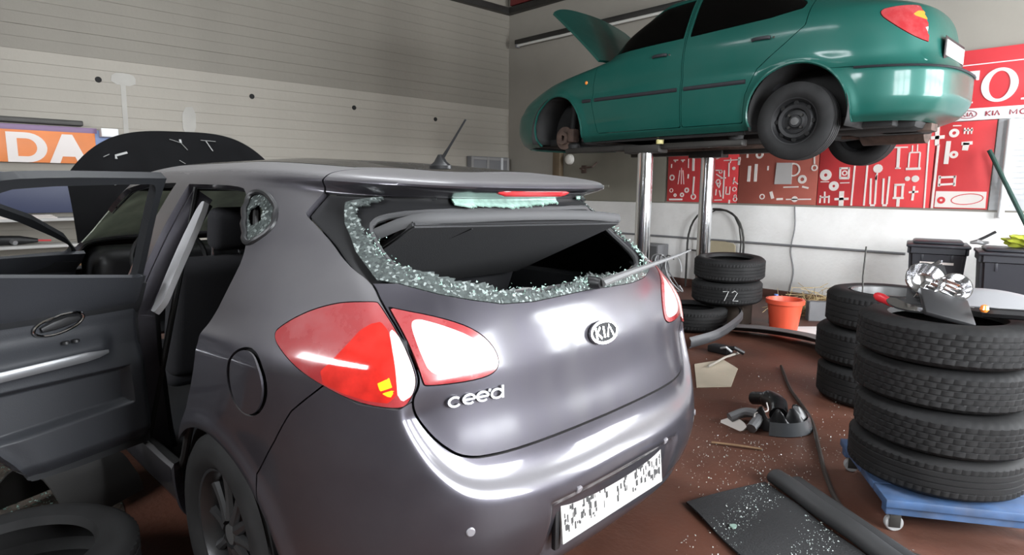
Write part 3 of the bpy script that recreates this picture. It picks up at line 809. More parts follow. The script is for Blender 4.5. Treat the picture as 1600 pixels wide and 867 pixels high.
# --- wheels
def wheel(name, R, wd, rim_r, parent, loc, face, rim_mat, spokes=10, steel=False, tyre_mat=None):
    """face=+1: outer face towards +y (local v)"""
    w = empty(name, loc); w.parent = parent
    h = wd/2; tm = tyre_mat or M_tyre
    prof = [(rim_r-.012, -h*.80), (rim_r+.01, -h*.98), (rim_r+.35*(R-rim_r), -h*1.03), (R-.025, -h*.96), (R-.006, -h*.80)]
    for k in range(4):
        y0 = -h*.72 + k*h*.38; prof += [(R, y0), (R, y0+h*.27), (R-.007, y0+h*.29), (R-.007, y0+h*.36)]
    prof += [(R-.004, h*.80), (R-.025, h*.96), (rim_r+.35*(R-rim_r), h*1.03), (rim_r+.01, h*.98), (rim_r-.012, h*.80)]
    lathe_obj('tyre', prof, tm, w, seg=64, axis='y')
    f = face
    lathe_obj('rim_barrel', [(rim_r-.012, -h*.82), (rim_r-.03, -h*.6), (rim_r-.03, h*.6), (rim_r-.012, h*.82), (rim_r-.02, h*.80), (rim_r-.04, h*.5), (rim_r-.04, -h*.5), (rim_r-.02, -h*.80), (rim_r-.012, -h*.82)], rim_mat, w, seg=48, axis='y')
    y = f*h*.45
    if steel:
        pr = [(.02, y+f*.012), (.045, y+f*.012), (.05, y), (.085, y-f*.012), (.10, y+f*.02), (.125, y+f*.024), (.15, y-f*.005), (rim_r-.03, y-f*.03), (rim_r-.03, y-f*.04), (.15, y-f*.015), (.02, y)]
        d = lathe_obj('rim_disc', pr, rim_mat, w, seg=48, axis='y')
        for k in range(8):
            q = 2*math.pi*k/8; lathe_obj('vent_hole', [(0, y+f*.020), (.016, y+f*.020), (.020, y+f*.010)], mat('vent_black', (.004, .004, .004), .9), w, seg=12, axis='y', loc=(math.cos(q)*.138, 0, math.sin(q)*.138))
        for k in range(4):
            q = 2*math.pi*(k+.5)/4; lathe_obj('wheel_bolt', [(0, y+f*.018), (.010, y+f*.018), (.010, y-f*.01)], M_steel, w, seg=8, axis='y', loc=(math.cos(q)*.065, 0, math.sin(q)*.065))
    else:
        for k in range(spokes):
            q = 2*math.pi*k/spokes
            P = [(math.cos(q)*r, y + f*(.012 - .02*(r/rim_r)), math.sin(q)*r) for r in np.linspace(.04, rim_r-.03, 6)]
            tube('spoke', P, [.02, .017, .015, .015, .017, .02], rim_mat, w, seg=8)
    lathe_obj('hub_cap', [(0, y+f*.026), (.03, y+f*.024), (.036, y+f*.005), (.036, y-f*.03)], mat('hub_grey', (.12, .12, .12), .4, metal=.5), w, seg=24, axis='y')
    return w
M_tyre = mat('tyre_rubber', (.016, .016, .0165), .62, var=.3, var_scale=9, spec=.25, dust=(.03, .029, .028), dust_amt=.25, dust_scale=7)
M_rimdark = mat('dark_alloy', (.07, .07, .072), .35, metal=.7)
for s_ in (.83, 3.42):
    for f in (1, -1): wheel('wheel', .308, .205, .215, kia, (s_, f*.765, .308), f, M_rimdark)
for s_ in (.83, 3.42):
    for f in (1, -1):
        V, F = [], []; n = 20
        for k in range(n+1):
            q = math.radians(-25 + 230*k/n)
            for y in (.48, .835): V.append((s_ + .345*math.cos(q), f*y, .31 + .345*math.sin(q)))
        F = [(2*k, 2*k+1, 2*k+3, 2*k+2) for k in range(n)]
        o = link_mesh('arch_liner', V, F, M_black, kia); md = o.modifiers.new('t', 'SOLIDIFY'); md.thickness = .006
# floor pan, interior
box('floor_pan', (.45, 3.45, -.46, .46, .20, .26), M_inner, kia, bevel=.01)
box('floor_pan', (1.22, 2.98, -.80, .80, .20, .27), M_inner, kia, bevel=.01)
box('boot_floor', (.16, 1.1, -.55, .55, .50, .56), M_inner, kia, bevel=.01)
for f in (1, -1): box('boot_side_trim', (.22, 1.15, f*.60-.05, f*.60+.05, .5, .98), M_inner, kia, bevel=.03)
def seat_part(name, dims, tilt, m, parent, bev=.05):
    """dims: centre s,v,z, size; tilt about v axis"""
    s, v, z, ds, dv, dz = dims
    bm = bmesh.new(); b_box(bm, -ds/2, ds/2, -dv/2, dv/2, -dz/2, dz/2, bevel=bev, seg=4)
    return obj_bm(name, bm, m, parent, loc=(s, v, z), rot=(0, tilt, 0))
seat_part('rear_seat_back', (1.12, 0, .80, .13, 1.15, .60), math.radians(22)*-1, M_fabric, kia)
seat_part('rear_seat_cushion', (1.45, 0, .48, .50, 1.15, .16), 0, M_fabric, kia)
for v in (.36, -.36):
    fs = seat_part('front_seat_back', (2.02, v, .74, .13, .50, .58), math.radians(-18), M_fabric, kia, .055)
    seat_part('front_seat_cushion', (2.32, v, .47, .50, .50, .15), 0, M_fabric, kia, .06)
    seat_part('head_restraint', (1.94, v - .03, 1.14, .10, .215, .20), math.radians(-12), M_fabric, kia, .048)
    for e in (-.06, .06): tube('head_restraint_post', [(1.955, v+e, 1.0), (1.94, v+e, 1.10)], .007, M_chrome, kia, seg=8)
for v in (.36, 0, -.36): seat_part('rear_head_restraint', (1.03, v, 1.10, .08, .24, .12), math.radians(-20), M_fabric, kia, .038)
seat_part('dashboard', (3.05, 0, .86, .42, 1.36, .26), 0, M_black, kia, .08)
tube('steering_wheel', [(2.72 + .06*math.sin(q)*.6, .36 + .185*math.cos(q), .93 + .175*math.sin(q)) for q in np.linspace(0, 2*math.pi, 33)[:-1]], .014, M_black, kia, seg=8, closed=True)
# parcel shelf tipped up in the rear window
def quad_board(name, c4, th, m, parent, bev=.006):
    bm = bmesh.new(); c4 = [Vector(c) for c in c4]; n = (c4[1]-c4[0]).cross(c4[3]-c4[0]).normalized()
    A_ = [bm.verts.new(c) for c in c4]; B_ = [bm.verts.new(c - n*th) for c in c4]
    bm.faces.new(A_); bm.faces.new(B_[::-1])
    for i in range(4): bm.faces.new((A_[i], B_[i], B_[(i+1) % 4], A_[(i+1) % 4]))
    if bev: bmesh.ops.bevel(bm, geom=list(bm.edges), offset=bev, segments=2, affect='EDGES')
    return obj_bm(name, bm, m, parent)
M_shelf = mat('shelf_felt', (.035, .035, .037), .85, bump=.2, bump_scale=300)
ps = quad_board('parcel_shelf', [(.41, .46, 1.247), (.335, -.42, 1.228), (.93, -.50, .985), (.93, .50, .985)], .02, M_shelf, kia)
tube('shelf_lip', spline([(.52, .52, 1.20), (.435, .46, 1.242), (.375, .28, 1.252), (.335, 0, 1.252), (.325, -.25, 1.243), (.345, -.43, 1.228)], 24), .017, mat('shelf_lip_grey', (.06, .06, .062), .7), ps, seg=10, flat=(.55, 1.))
for v in (.25, -.12): tube('shelf_groove', [(.40, v, 1.219), (.84, v+.16, 1.026)], .006, M_black, ps, seg=6)
strokes('shelf_mark', [[(-.03, .0), (.03, .005)], [(-.03, 0), (-.02, -.03), (.02, -.04)]], .008, .001, mat('mark_grey', (.3, .3, .3), .6), ps, frame=((.56, .0, 1.158), (0, -1, 0), (-.92, 0, .39), (-.39, 0, -.92)))
tube('boot_strap', spline([(.30, .16, .93), (.32, .18, 1.0), (.34, .10, 1.02), (.34, 0, 1.0), (.32, -.06, .95)], 20), .008, mat('strap_grey', (.25, .25, .25), .5), kia, seg=8)

# --- brake light, emblem, lettering, sensors, plate, wiper, aerial
def frame_at(a, t, lift=0.):
    p, da, u, n = K.at(a, t); return (p + n*lift, -da, u, n)
p, da, u, n = K.at(-.02, .705)
BL = []
for k in range(13):
    a_ = -.10 + .31*k/12; p, da, u, n = K.at(a_, .7065); BL.append(p + n*.004)
tube('high_brake_light', BL, [.008] + [.0155]*11 + [.008], mat('brake_light_red', (.55, .03, .035), .12, coat=1.), hk, seg=10, flat=(1, 1.))
fr_ = frame_at(-.012, .355, .004)
em = prism('emblem', circle(0, 0, .0655, 36, .033), .006, mat('emblem_dark', (.02, .02, .022), .5, spec=.2), hk, frame=fr_, bevel=.0015)
prism('emblem_ring', circle(0, 0, .068, 36, .0355), .009, M_chrome, em, frame=fr_, hole=circle(0, 0, .060, 36, .028))
strokes('emblem_letters', [[(-.040, -.017), (-.040, .017)], [(-.018, .017), (-.036, 0), (-.016, -.017)], [(-.002, -.017), (-.002, .017)], [(.012, -.017), (.027, .017), (.044, -.017)]], .0075, .008, M_chrome, em, frame=fr_)
fr_ = frame_at(.483, .290, .004); fr_ = (fr_[0], fr_[1], fr_[2]*.8, fr_[3])
def L_c(x): return arc(x, .017, .015, .015, 50, 310, 10)
def L_e(x): return [(x-.014, .0175), (x+.0145, .0185)] + arc(x, .017, .015, .015, 0, 305, 12)
cx = [-.0635, -.024, .014]
strokes('model_lettering', [arc(cx[0], .017, .016, .014, 40, 320, 10), [(cx[1]-.013, .0165), (cx[1]+.015, .0165)] + arc(cx[1], .017, .016, .014, 0, 310, 12), [(cx[2]-.013, .0165), (cx[2]+.015, .0165)] + arc(cx[2], .017, .016, .014, 0, 310, 12), [(.036, .036), (.033, .028)], arc(.055, .017, .016, .014, 20, 340, 12), [(.071, -.0), (.073, .040)]], .0065, .004, M_silver, hk, frame=tuple(fr_))
for a_ in (.566, .215, -.245, -.58):
    p, da, u, n = K.at(a_, .120); q = Vector(n).to_track_quat('Z', 'Y')
    o = lathe_obj('parking_sensor', [(0, .003), (.009, .003), (.0115, .001), (.0115, -.006)], mat('sensor_grey', (.30, .29, .31), .35, metal=.4), lower_, seg=18); o.location = tuple(p + n*.001); o.rotation_euler = q.to_euler()
p, da, u, n = K.at(0, .088)
pf = ((p[0] - .004, .0, .428), (0, -1, 0), (.10, 0, .995), (-.995, 0, .10))
pl = prism('license_plate', [(-.26, -.055), (.26, -.055), (.26, .055), (-.26, .055)], .006, mat('plate_white', (.46, .45, .435), .45, var=.08, var_scale=40), lower_, frame=pf, bevel=.0015)
pb = bmesh.new()
r2 = random.Random(4)
for cx0, cx1, dens in ((-.255, -.10, 46), (.08, .255, 46), (-.09, .07, 16)):
    for k in range(dens):
        w_, h_ = r2.uniform(.003, .012), r2.uniform(.006, .022); x_ = r2.uniform(cx0, cx1-w_); y_ = r2.uniform(-.033, .048-h_)
        O, X, Y, Z = [Vector(q) for q in pf]
        vs = [pb.verts.new(O + X*xx + Y*yy + Z*(.0065 + k*1e-5)) for xx, yy in ((x_, y_), (x_+w_, y_), (x_+w_, y_+h_), (x_, y_+h_))]
        pb.faces.new(vs)
tag(obj_bm('plate_marks', pb, mat('plate_ink', (.05, .05, .05), .5), pl, smooth=False), kind='stuff')
for y_ in (-.265, .265): box('plate_recess_edge', (-.004, .012, y_-.012, y_+.012, .355, .50), M_black, lower_, bevel=.004, loc=(p[0]+.002, 0, 0))
wp = lathe_obj('wiper_spindle', [(0, .030), (.014, .028), (.019, .012), (.019, -.02)], M_black, hk, seg=20, axis='x', loc=(.155, -.03, 1.052))
wp.rotation_euler = (0, math.pi, 0)
tube('wiper_arm', spline([(.125, -.03, 1.055), (.10, -.10, 1.075), (.07, -.22, 1.10), (.045, -.33, 1.122), (.035, -.40, 1.136)], 20), np.linspace(.020, .004, 20).tolist(), mat('wiper_grey', (.17, .17, .17), .45), hk, seg=8, flat=(1, .6))
an = lathe_obj('aerial_base', [(0, .035), (.008, .033), (.020, .012), (.034, 0), (.034, -.01)], M_black, kia, seg=24, loc=(.845, 0, 1.415))
an.scale = (1.6, .8, 1.2)
tube('aerial', [(.835, 0, 1.44), (.79, 0, 1.485), (.705, 0, 1.572)], [.007, .0045, .0035], M_black, kia, seg=8)
tube('exhaust_tip', [(.05, .45, .24), (.3, .45, .25)], .03, M_steel, kia, seg=16)
# ---------------------------------------------------------------- green car raised on the lift
GREEN = dict(
    #     0     1     2     3     4     5     6     7     8     9     10    11
    t =[.00,  .05,  .14,  .24,  .34,  .43,  .52,  .63,  .74,  .82,  .90,  1.0],
    r =[.20,  .06,  .00,  .00,  .075, .10,  .16,  .62,  1.02, 1.20, 1.35, 1.5],
    f =[4.26, 4.34, 4.40, 4.38, 4.28, 3.92, 3.00, 2.78, 2.45, 2.35, 2.2,  2.1],
    w =[.76,  .815, .84,  .848, .842, .825, .795, .715, .625, .57,  .32,  .0],
    n =[3.6,  3.6,  3.6,  3.6,  3.6,  3.6,  3.6,  3.4,  3.2,  3.2,  3.2,  3.0],
    zr=[0.280, 0.340, 0.460, 0.600, 0.756, 0.936, 1.083, 1.241, 1.377, 1.434, 1.479, 1.490],
    zm=[0.240, 0.300, 0.440, 0.610, 0.789, 0.936, 1.049, 1.230, 1.388, 1.445, 1.501, 1.513],
    zf=[0.200, 0.260, 0.400, 0.530, 0.654, 0.823, 1.004, 1.208, 1.377, 1.434, 1.479, 1.501],
    sc=[1.5,  1.5,  1.5,  1.5,  1.5,  1.5,  1.5,  1.6,  1.7,  1.7,  1.75, 1.8],
    kc=[.10,  .10,  .10,  .10,  .10,  .10,  .10,  .08,  .06,  .05,  .03,  .0],
    sf=2.1, nf=3.6, pr=1.4, pf=1.3, dens=.40)
GX, GY, GZ = -1.15, 5.74, 1.57
M_green = mat('green_metallic_paint', (.005, .078, .062), .36, metal=.25, spec=.3, coat=.5, coat_rough=.05, dust=(.03, .085, .07), dust_amt=.3, dust_scale=3)
M_under = mat('underbody_black', (.012, .012, .012), .75, var=.4, var_scale=5)
M_rust = mat('rusty_iron', (.07, .045, .035), .75, var=.35, var_scale=18)
M_mould = mat('black_moulding', (.018, .018, .022), .45)
gcar = tag(empty('saloon_car', (GX, GY, GZ), math.pi), 'metallic green car raised on the lift with its bonnet open', 'car')
G = Sheet(GREEN, 110, 190)
RW, FWX = .93, 3.42
for sc_ in (RW, FWX):
    rho = np.hypot(G.V[..., 0]-sc_, G.V[..., 2]-.34)
    G.V[..., 1] += np.sign(G.V[..., 1]) * .016*np.exp(-((rho-.38)/.035)**2) * (np.abs(G.V[..., 1]) > .55)
# bumper shelf: the upper tail is set in a little above the moulding
G.V[..., 0] += .03*smoothstep(.255, .285, G.T)*smoothstep(.9, .5, G.V[..., 0])
G.V[..., 1] -= np.sign(G.V[..., 1])*.012*np.exp(-((G.T-.30)/.03)**2)*(np.abs(G.V[..., 1]) > .5)
GB = G.finish()
def garch(M):
    s, v, z = sv(M); d = np.minimum(np.hypot(s-RW, z-.35)-.375, np.hypot(s-FWX, z-.35)-.365)
    return np.where(np.abs(v) > .4, d, .5)
_, GB = cut(GB, garch(GB))
glamp_p = chaikin([(.07, 1.083), (.20, 1.083), (.345, 1.072), (.47, 1.032), (.32, 0.902), (.19, 0.812), (.06, 0.789)], 2)
def glamp(M):
    s, v, z = sv(M); return np.where(np.abs(v) > .42, sdpoly(s, z, glamp_p), .5)
gl_, GB = take(GB, glamp, .002)
g_fw = chaikin([(1.94, 1.422), (2.40, 1.388), (2.86, 1.083), (2.84, 1.032), (1.94, 1.061)], 1, False)
g_rw = chaikin([(1.88, 1.422), (1.35, 1.388), (.92, 1.208), (.95, 1.106), (1.88, 1.061)], 1, False)
gw1, GB = take(GB, side(g_fw), 0.); gw2, GB = take(GB, side(g_rw), 0.)
def ghood(M):
    s, v, z = sv(M); a, t = at_(M); return np.maximum.reduce([3.10 - s, np.abs(v) - .66, .375 - t, t - .53])
_, GB = take(GB, ghood, 0.)
def gws(M):
    s, v, z = sv(M); a, t = at_(M); return np.maximum.reduce([2.5 - s, .54 - t, t - .73, np.abs(v) - (.70 - .8*(t-.54))])
gwsc, GB = take(GB, gws, 0.)
gbump, GB = take(GB, lambda M: np.maximum.reduce([M['V'][:, 0] - RW, M['A'][:, 1] - .268]), .002)
seams = []
fdg, GB = take(GB, side(([(1.92, 1.445), (1.92, 0.3), (2.85, 0.3), (2.92, 0.6), (2.88, 1.072), (2.42, 1.422)])), .003)
rdg, GB = take(GB, side([(1.905, 1.445), (1.905, 0.3), (1.34, 0.3), (1.32, 0.52), (1.24, 0.71), (1.04, 0.869), (.90, 0.993), (.88, 1.23), (1.32, 1.422)]), .003)
mk('body_shell', thicken(GB, .02), M_green, gcar)
for nm, q in (('front_door', fdg), ('rear_door', rdg)):
    l, r = cut(q, -q['V'][:, 1])
    for z_ in (l, r): mk(nm, thicken(z_, .02), M_green, gcar)
gb_ = mk('rear_bumper', thicken(gbump, .02), M_green, gcar)
mk('interior_lining', thicken(offset(GB, -.025), .004), M_inner, gcar)
for q in (gw1, gw2):
    l, r = cut(q, -q['V'][:, 1])
    for z_ in (l, r): mk('side_window', thicken(offset(z_, -.006), .004), thin_glass('dark_window_glass', (.28, .29, .28)), gcar)
mk('windscreen', thicken(offset(gwsc, -.005), .005), thin_glass('dark_window_glass', (.28, .29, .28)), gcar)
l, r = cut(gl_, -gl_['V'][:, 1])
for z_ in (l, r):
    am, rest = cut(z_, np.where(True, sdpoly(z_['V'][:, 0], z_['V'][:, 2], [(.13, 1.038), (.25, 1.032), (.27, 0.999), (.20, 0.97), (.12, 0.982)]), 1))
    cl, rest = cut(rest, sdpoly(rest['V'][:, 0], rest['V'][:, 2], [(-.05, 0.97), (.12, 0.97), (.20, 0.914), (.16, 0.823), (-.05, 0.778)]))
    o = mk('tail_lamp', thicken(offset(rest, .003), .02), M_red, gcar)
    mk('amber_lens', thicken(offset(am, .0035), .018), mat('orange_lens', (.75, .22, .03), .12, coat=1.), o)
    mk('pale_lens', thicken(offset(cl, .0035), .018), M_clear_glare, o)
# black side mouldings
def on_side(S, s, z, sg=1, off=0.):
    M = S.M; m = (M['V'][:, 1]*sg > .3); Vm = M['V'][m]; i = ((Vm[:, 0]-s)**2 + (Vm[:, 2]-z)**2).argmin(); return (s, Vm[i, 1] + sg*off, z)
def ring_pts2(S, z, s0, s1, n, off):
    """points along the sheet at height z, left side from s0 to s1"""
    out = []
    M = S.M; m = (M['V'][:, 1] > 0) & (np.abs(M['V'][:, 2]-z) < .02)
    Vm = M['V'][m]
    for s in np.linspace(s0, s1, n):
        i = np.abs(Vm[:, 0]-s).argmin(); out.append((s, Vm[i, 1] + off, z))
    return out
for sg in (1, -1):
    for s0, s1 in ((1.95, 2.88), (1.32, 1.88), (2.93, 3.04)):
        tube('side_moulding', [on_side(G, s, .622, sg, .004) for s in np.linspace(s0, s1, 10)], .017, M_mould, gcar, seg=8, flat=(.4, 1))
# rear moulding wraps round the bumper
P = []
for a_ in np.linspace(1.04, -1.04, 44):
    t_ = .262; p, da, u, n = G.at(a_, t_); P.append(p + n*.003)
tube('bumper_moulding', P, .022, M_mould, gb_, seg=8, flat=(1, .45))
for sg in (1, -1):
    for s in (2.15, 1.22):
        p = on_side(G, s, .94, sg, .012)
        h = tube('door_handle', [(p[0]-.075, p[1], .935), (p[0]-.05, p[1]+sg*.006, .94), (p[0]+.05, p[1]+sg*.006, .94), (p[0]+.075, p[1], .935)], .014, M_mould, gcar, seg=8, flat=(.6, 1))
        lathe_obj('key_lock', [(0, .006), (.008, .005), (.009, 0)], M_chrome, gcar, seg=12, axis='y', loc=(p[0]-.10, p[1]-.008*sg, .935))
p = on_side(G, 3.0, .80, 1, .004); lathe_obj('side_repeater', [(0, .010), (.012, .008), (.018, 0)], mat('orange_lens', (.75, .22, .03), .12), gcar, seg=14, axis='y', loc=p)
# sill guard and arch lips
for sc_, R_ in ((RW, .375), (FWX, .365)):
    P = []
    for q in np.radians(np.linspace(-12, 192, 40)):
        s, z = sc_ + R_*math.cos(q), .35 + R_*math.sin(q); P.append(on_side(G, s, z, 1, -.004))
    tube('arch_lip', P, .012, M_green, gcar, seg=6)
# plate, boot lid handle on the tail
p, da, u, n = G.at(0, .36)
prism('license_plate', [(-.26, -.055), (.26, -.055), (.26, .055), (-.26, .055)], .006, mat('plate_white', (.6, .59, .57), .45), gcar, frame=((p[0]-.008, 0, p[2]), (0, -1, 0), (0, 0, 1), (-1, 0, 0)), bevel=.001)
prism('plate_recess', [(-.29, -.08), (.29, -.08), (.28, .08), (-.28, .08)], .004, M_black, gcar, frame=((p[0]-.003, 0, p[2]), (0, -1, 0), (0, 0, 1), (-1, 0, 0)))
# wheels: steel rims at the rear, front wheels off
M_rimsteel = mat('black_steel_rim', (.022, .022, .023), .45, metal=.4)
for f in (1, -1):
    wheel('wheel', .295, .185, .19, gcar, (RW, f*.73, .288), f, M_rimsteel, steel=True)
    h = lathe_obj('brake_disc', [(.03, -.01), (.12, -.01), (.12, .012), (.07, .014), (.065, .05), (.03, .05), (.028, .02)], M_rust, gcar, seg=36, axis='y', loc=(FWX, f*.66, .29))
    if f < 0: h.rotation_euler = (0, 0, math.pi)
    box('brake_caliper', (FWX-.16, FWX-.07, f*.66-.05, f*.66+.05, .24, .38), M_rust, gcar, bevel=.02)
    tube('suspension_strut', [(FWX, f*.56, .27), (FWX+.02, f*.50, .55), (FWX+.03, f*.46, .80)], [.03, .035, .05], M_under, gcar, seg=12)
    tube('lower_arm', [(FWX, f*.62, .21), (FWX-.05, f*.45, .19), (FWX-.12, f*.28, .20)], [.02, .03, .035], M_under, gcar, seg=10)
    V, F = [], []; n = 20
    for sc_, R_ in ((RW, .382), (FWX, .372)):
        V, F = [], []
        for k in range(n+1):
            q = math.radians(-18 + 216*k/n)
            for y in (.40, .80): V.append((sc_ + R_*math.cos(q), f*y, .35 + R_*math.sin(q)))
        F = [(2*k, 2*k+1, 2*k+3, 2*k+2) for k in range(n)]
        for side_i in (0,):
            c_ = len(V); V.append((sc_, f*.40, .31)); F += [(2*k, 2*k+2, c_) for k in range(n)]
        o = link_mesh('arch_liner', V, F, M_under, gcar); md = o.modifiers.new('t', 'SOLIDIFY'); md.thickness = .006
# underside
box('floor_pan', (.35, 3.25, -.44, .44, .24, .33), M_under, gcar, bevel=.02)
box('floor_pan', (1.36, 3.02, -.74, .74, .24, .30), M_under, gcar, bevel=.02)
box('spare_wheel_well', (.22, .85, -.32, .32, .22, .36), M_under, gcar, bevel=.06)
box('fuel_tank', (1.35, 1.95, -.48, .40, .19, .30), M_under, gcar, bevel=.05)
box('engine_undertray', (3.25, 4.05, -.52, .52, .22, .30), M_under, gcar, bevel=.03)
tube('exhaust_pipe', spline([(3.3, .05, .20), (2.6, .02, .17), (1.9, .0, .17), (1.55, -.12, .18), (1.1, -.25, .24), (.75, -.3, .23)], 30), .028, M_rust, gcar, seg=10)
tube('exhaust_silencer', [(.80, -.34, .24), (.78, -.33, .24), (.30, -.30, .24), (.28, -.30, .24)], [.05, .09, .09, .05], M_rust, gcar, seg=16)
tube('rear_axle', [(RW, -.66, .27), (RW+.05, -.4, .24), (RW+.05, .4, .24), (RW, .66, .27)], .04, M_under, gcar, seg=12)
for f in (1, -1):
    tube('trailing_arm', [(RW, f*.60, .26), (RW+.35, f*.55, .25)], .035, M_under, gcar, seg=10)
    tube('sill_seam', [(1.36, f*.725, .225), (3.0, f*.725, .225)], .014, M_under, gcar, seg=6)
box('tow_bracket', (.18, .55, -.08, .10, .22, .28), M_rust, gcar, bevel=.01)
lathe_obj('jack_point', [(.02, 0), (.035, .0), (.035, .06), (.02, .06)], mat('jack_pad_yellow', (.55, .50, .22), .5), gcar, seg=14, loc=(2.2, .70, .175))
# seats glimpsed inside
for v in (.36, -.36):
    seat_part('front_seat_back', (2.05, v, .78, .12, .46, .56), math.radians(-18), M_fabric, gcar, .05)
    seat_part('head_restraint', (1.93, v, 1.12, .09, .26, .17), math.radians(-12), mat('seat_grey', (.16, .16, .165), .9), gcar, .04)
seat_part('rear_seat_back', (1.18, 0, .80, .14, 1.15, .5), math.radians(-25), M_fabric, gcar, .05)
seat_part('dashboard', (2.85, 0, .86, .4, 1.3, .22), 0, M_black, gcar, .07)
# open bonnet
nu, nw = 31, 21; HV2 = np.zeros((nw, nu, 3))
for i in range(nw):
    for j in range(nu):
        u = -1 + 2*j/(nu-1); w = i/(nw-1)
        L_ = 1.0*(1 - .16*abs(u)**3)
        x = w*L_; bend = .10*w*w
        ang_ = math.radians(43)
        HV2[i, j] = (2.98 + x*math.cos(ang_) + bend*math.sin(ang_), u*(.68 - .05*w), 1.02 + x*math.sin(ang_) - bend*math.cos(ang_)*(-.2) + .02*(1-u*u))
m2 = grid_mesh(HV2)
mk('bonnet', thicken(m2, .025), M_green, gcar)
tube('bonnet_stay', [(3.75, -.5, .72), (3.60, -.45, 1.40)], .006, M_steel, gcar, seg=6)
# ---------------------------------------------------------------- in-ground lift: two chrome rams carrying the green car
M_ram = mat('chromed_ram', (.72, .73, .75), .12, metal=1.)
for k, (y, lb) in enumerate(((5.12, 'shiny chrome lift ram nearest the grey hatchback'), (6.30, 'shiny chrome lift ram behind, nearer the red tool wall'))):
    l = tag(empty('lift_post', (-3.56, y, 0)), lb, 'lift post', 'lift rams under the green car')
    lathe_obj('floor_plate', [(0, .0), (.14, 0), (.14, .015), (.13, .02), (0, .02)], M_steel, l, seg=40)
    lathe_obj('ram', [(.075, .02), (.075, 1.70)], M_ram, l, seg=40)
    lathe_obj('collar', [(.077, .02), (.11, .02), (.11, .06), (.085, .08), (.077, .08)], M_steel, l, seg=40)
    box('cross_head', (-.20, .20, -.08, .08, 1.67, 1.745), M_steel, l, bevel=.01)
    for sx in (1, -1):
        box('support_arm', ((.1 if sx > 0 else -1.0), (1.0 if sx > 0 else -.1), -.05, .05, 1.70, 1.755), M_steel, l, bevel=.01)
        lathe_obj('lift_pad', [(0, 1.75), (.06, 1.75), (.065, 1.79), (.05, 1.808), (0, 1.808)], M_rubber, l, seg=20, loc=(sx*.92, 0, 0))
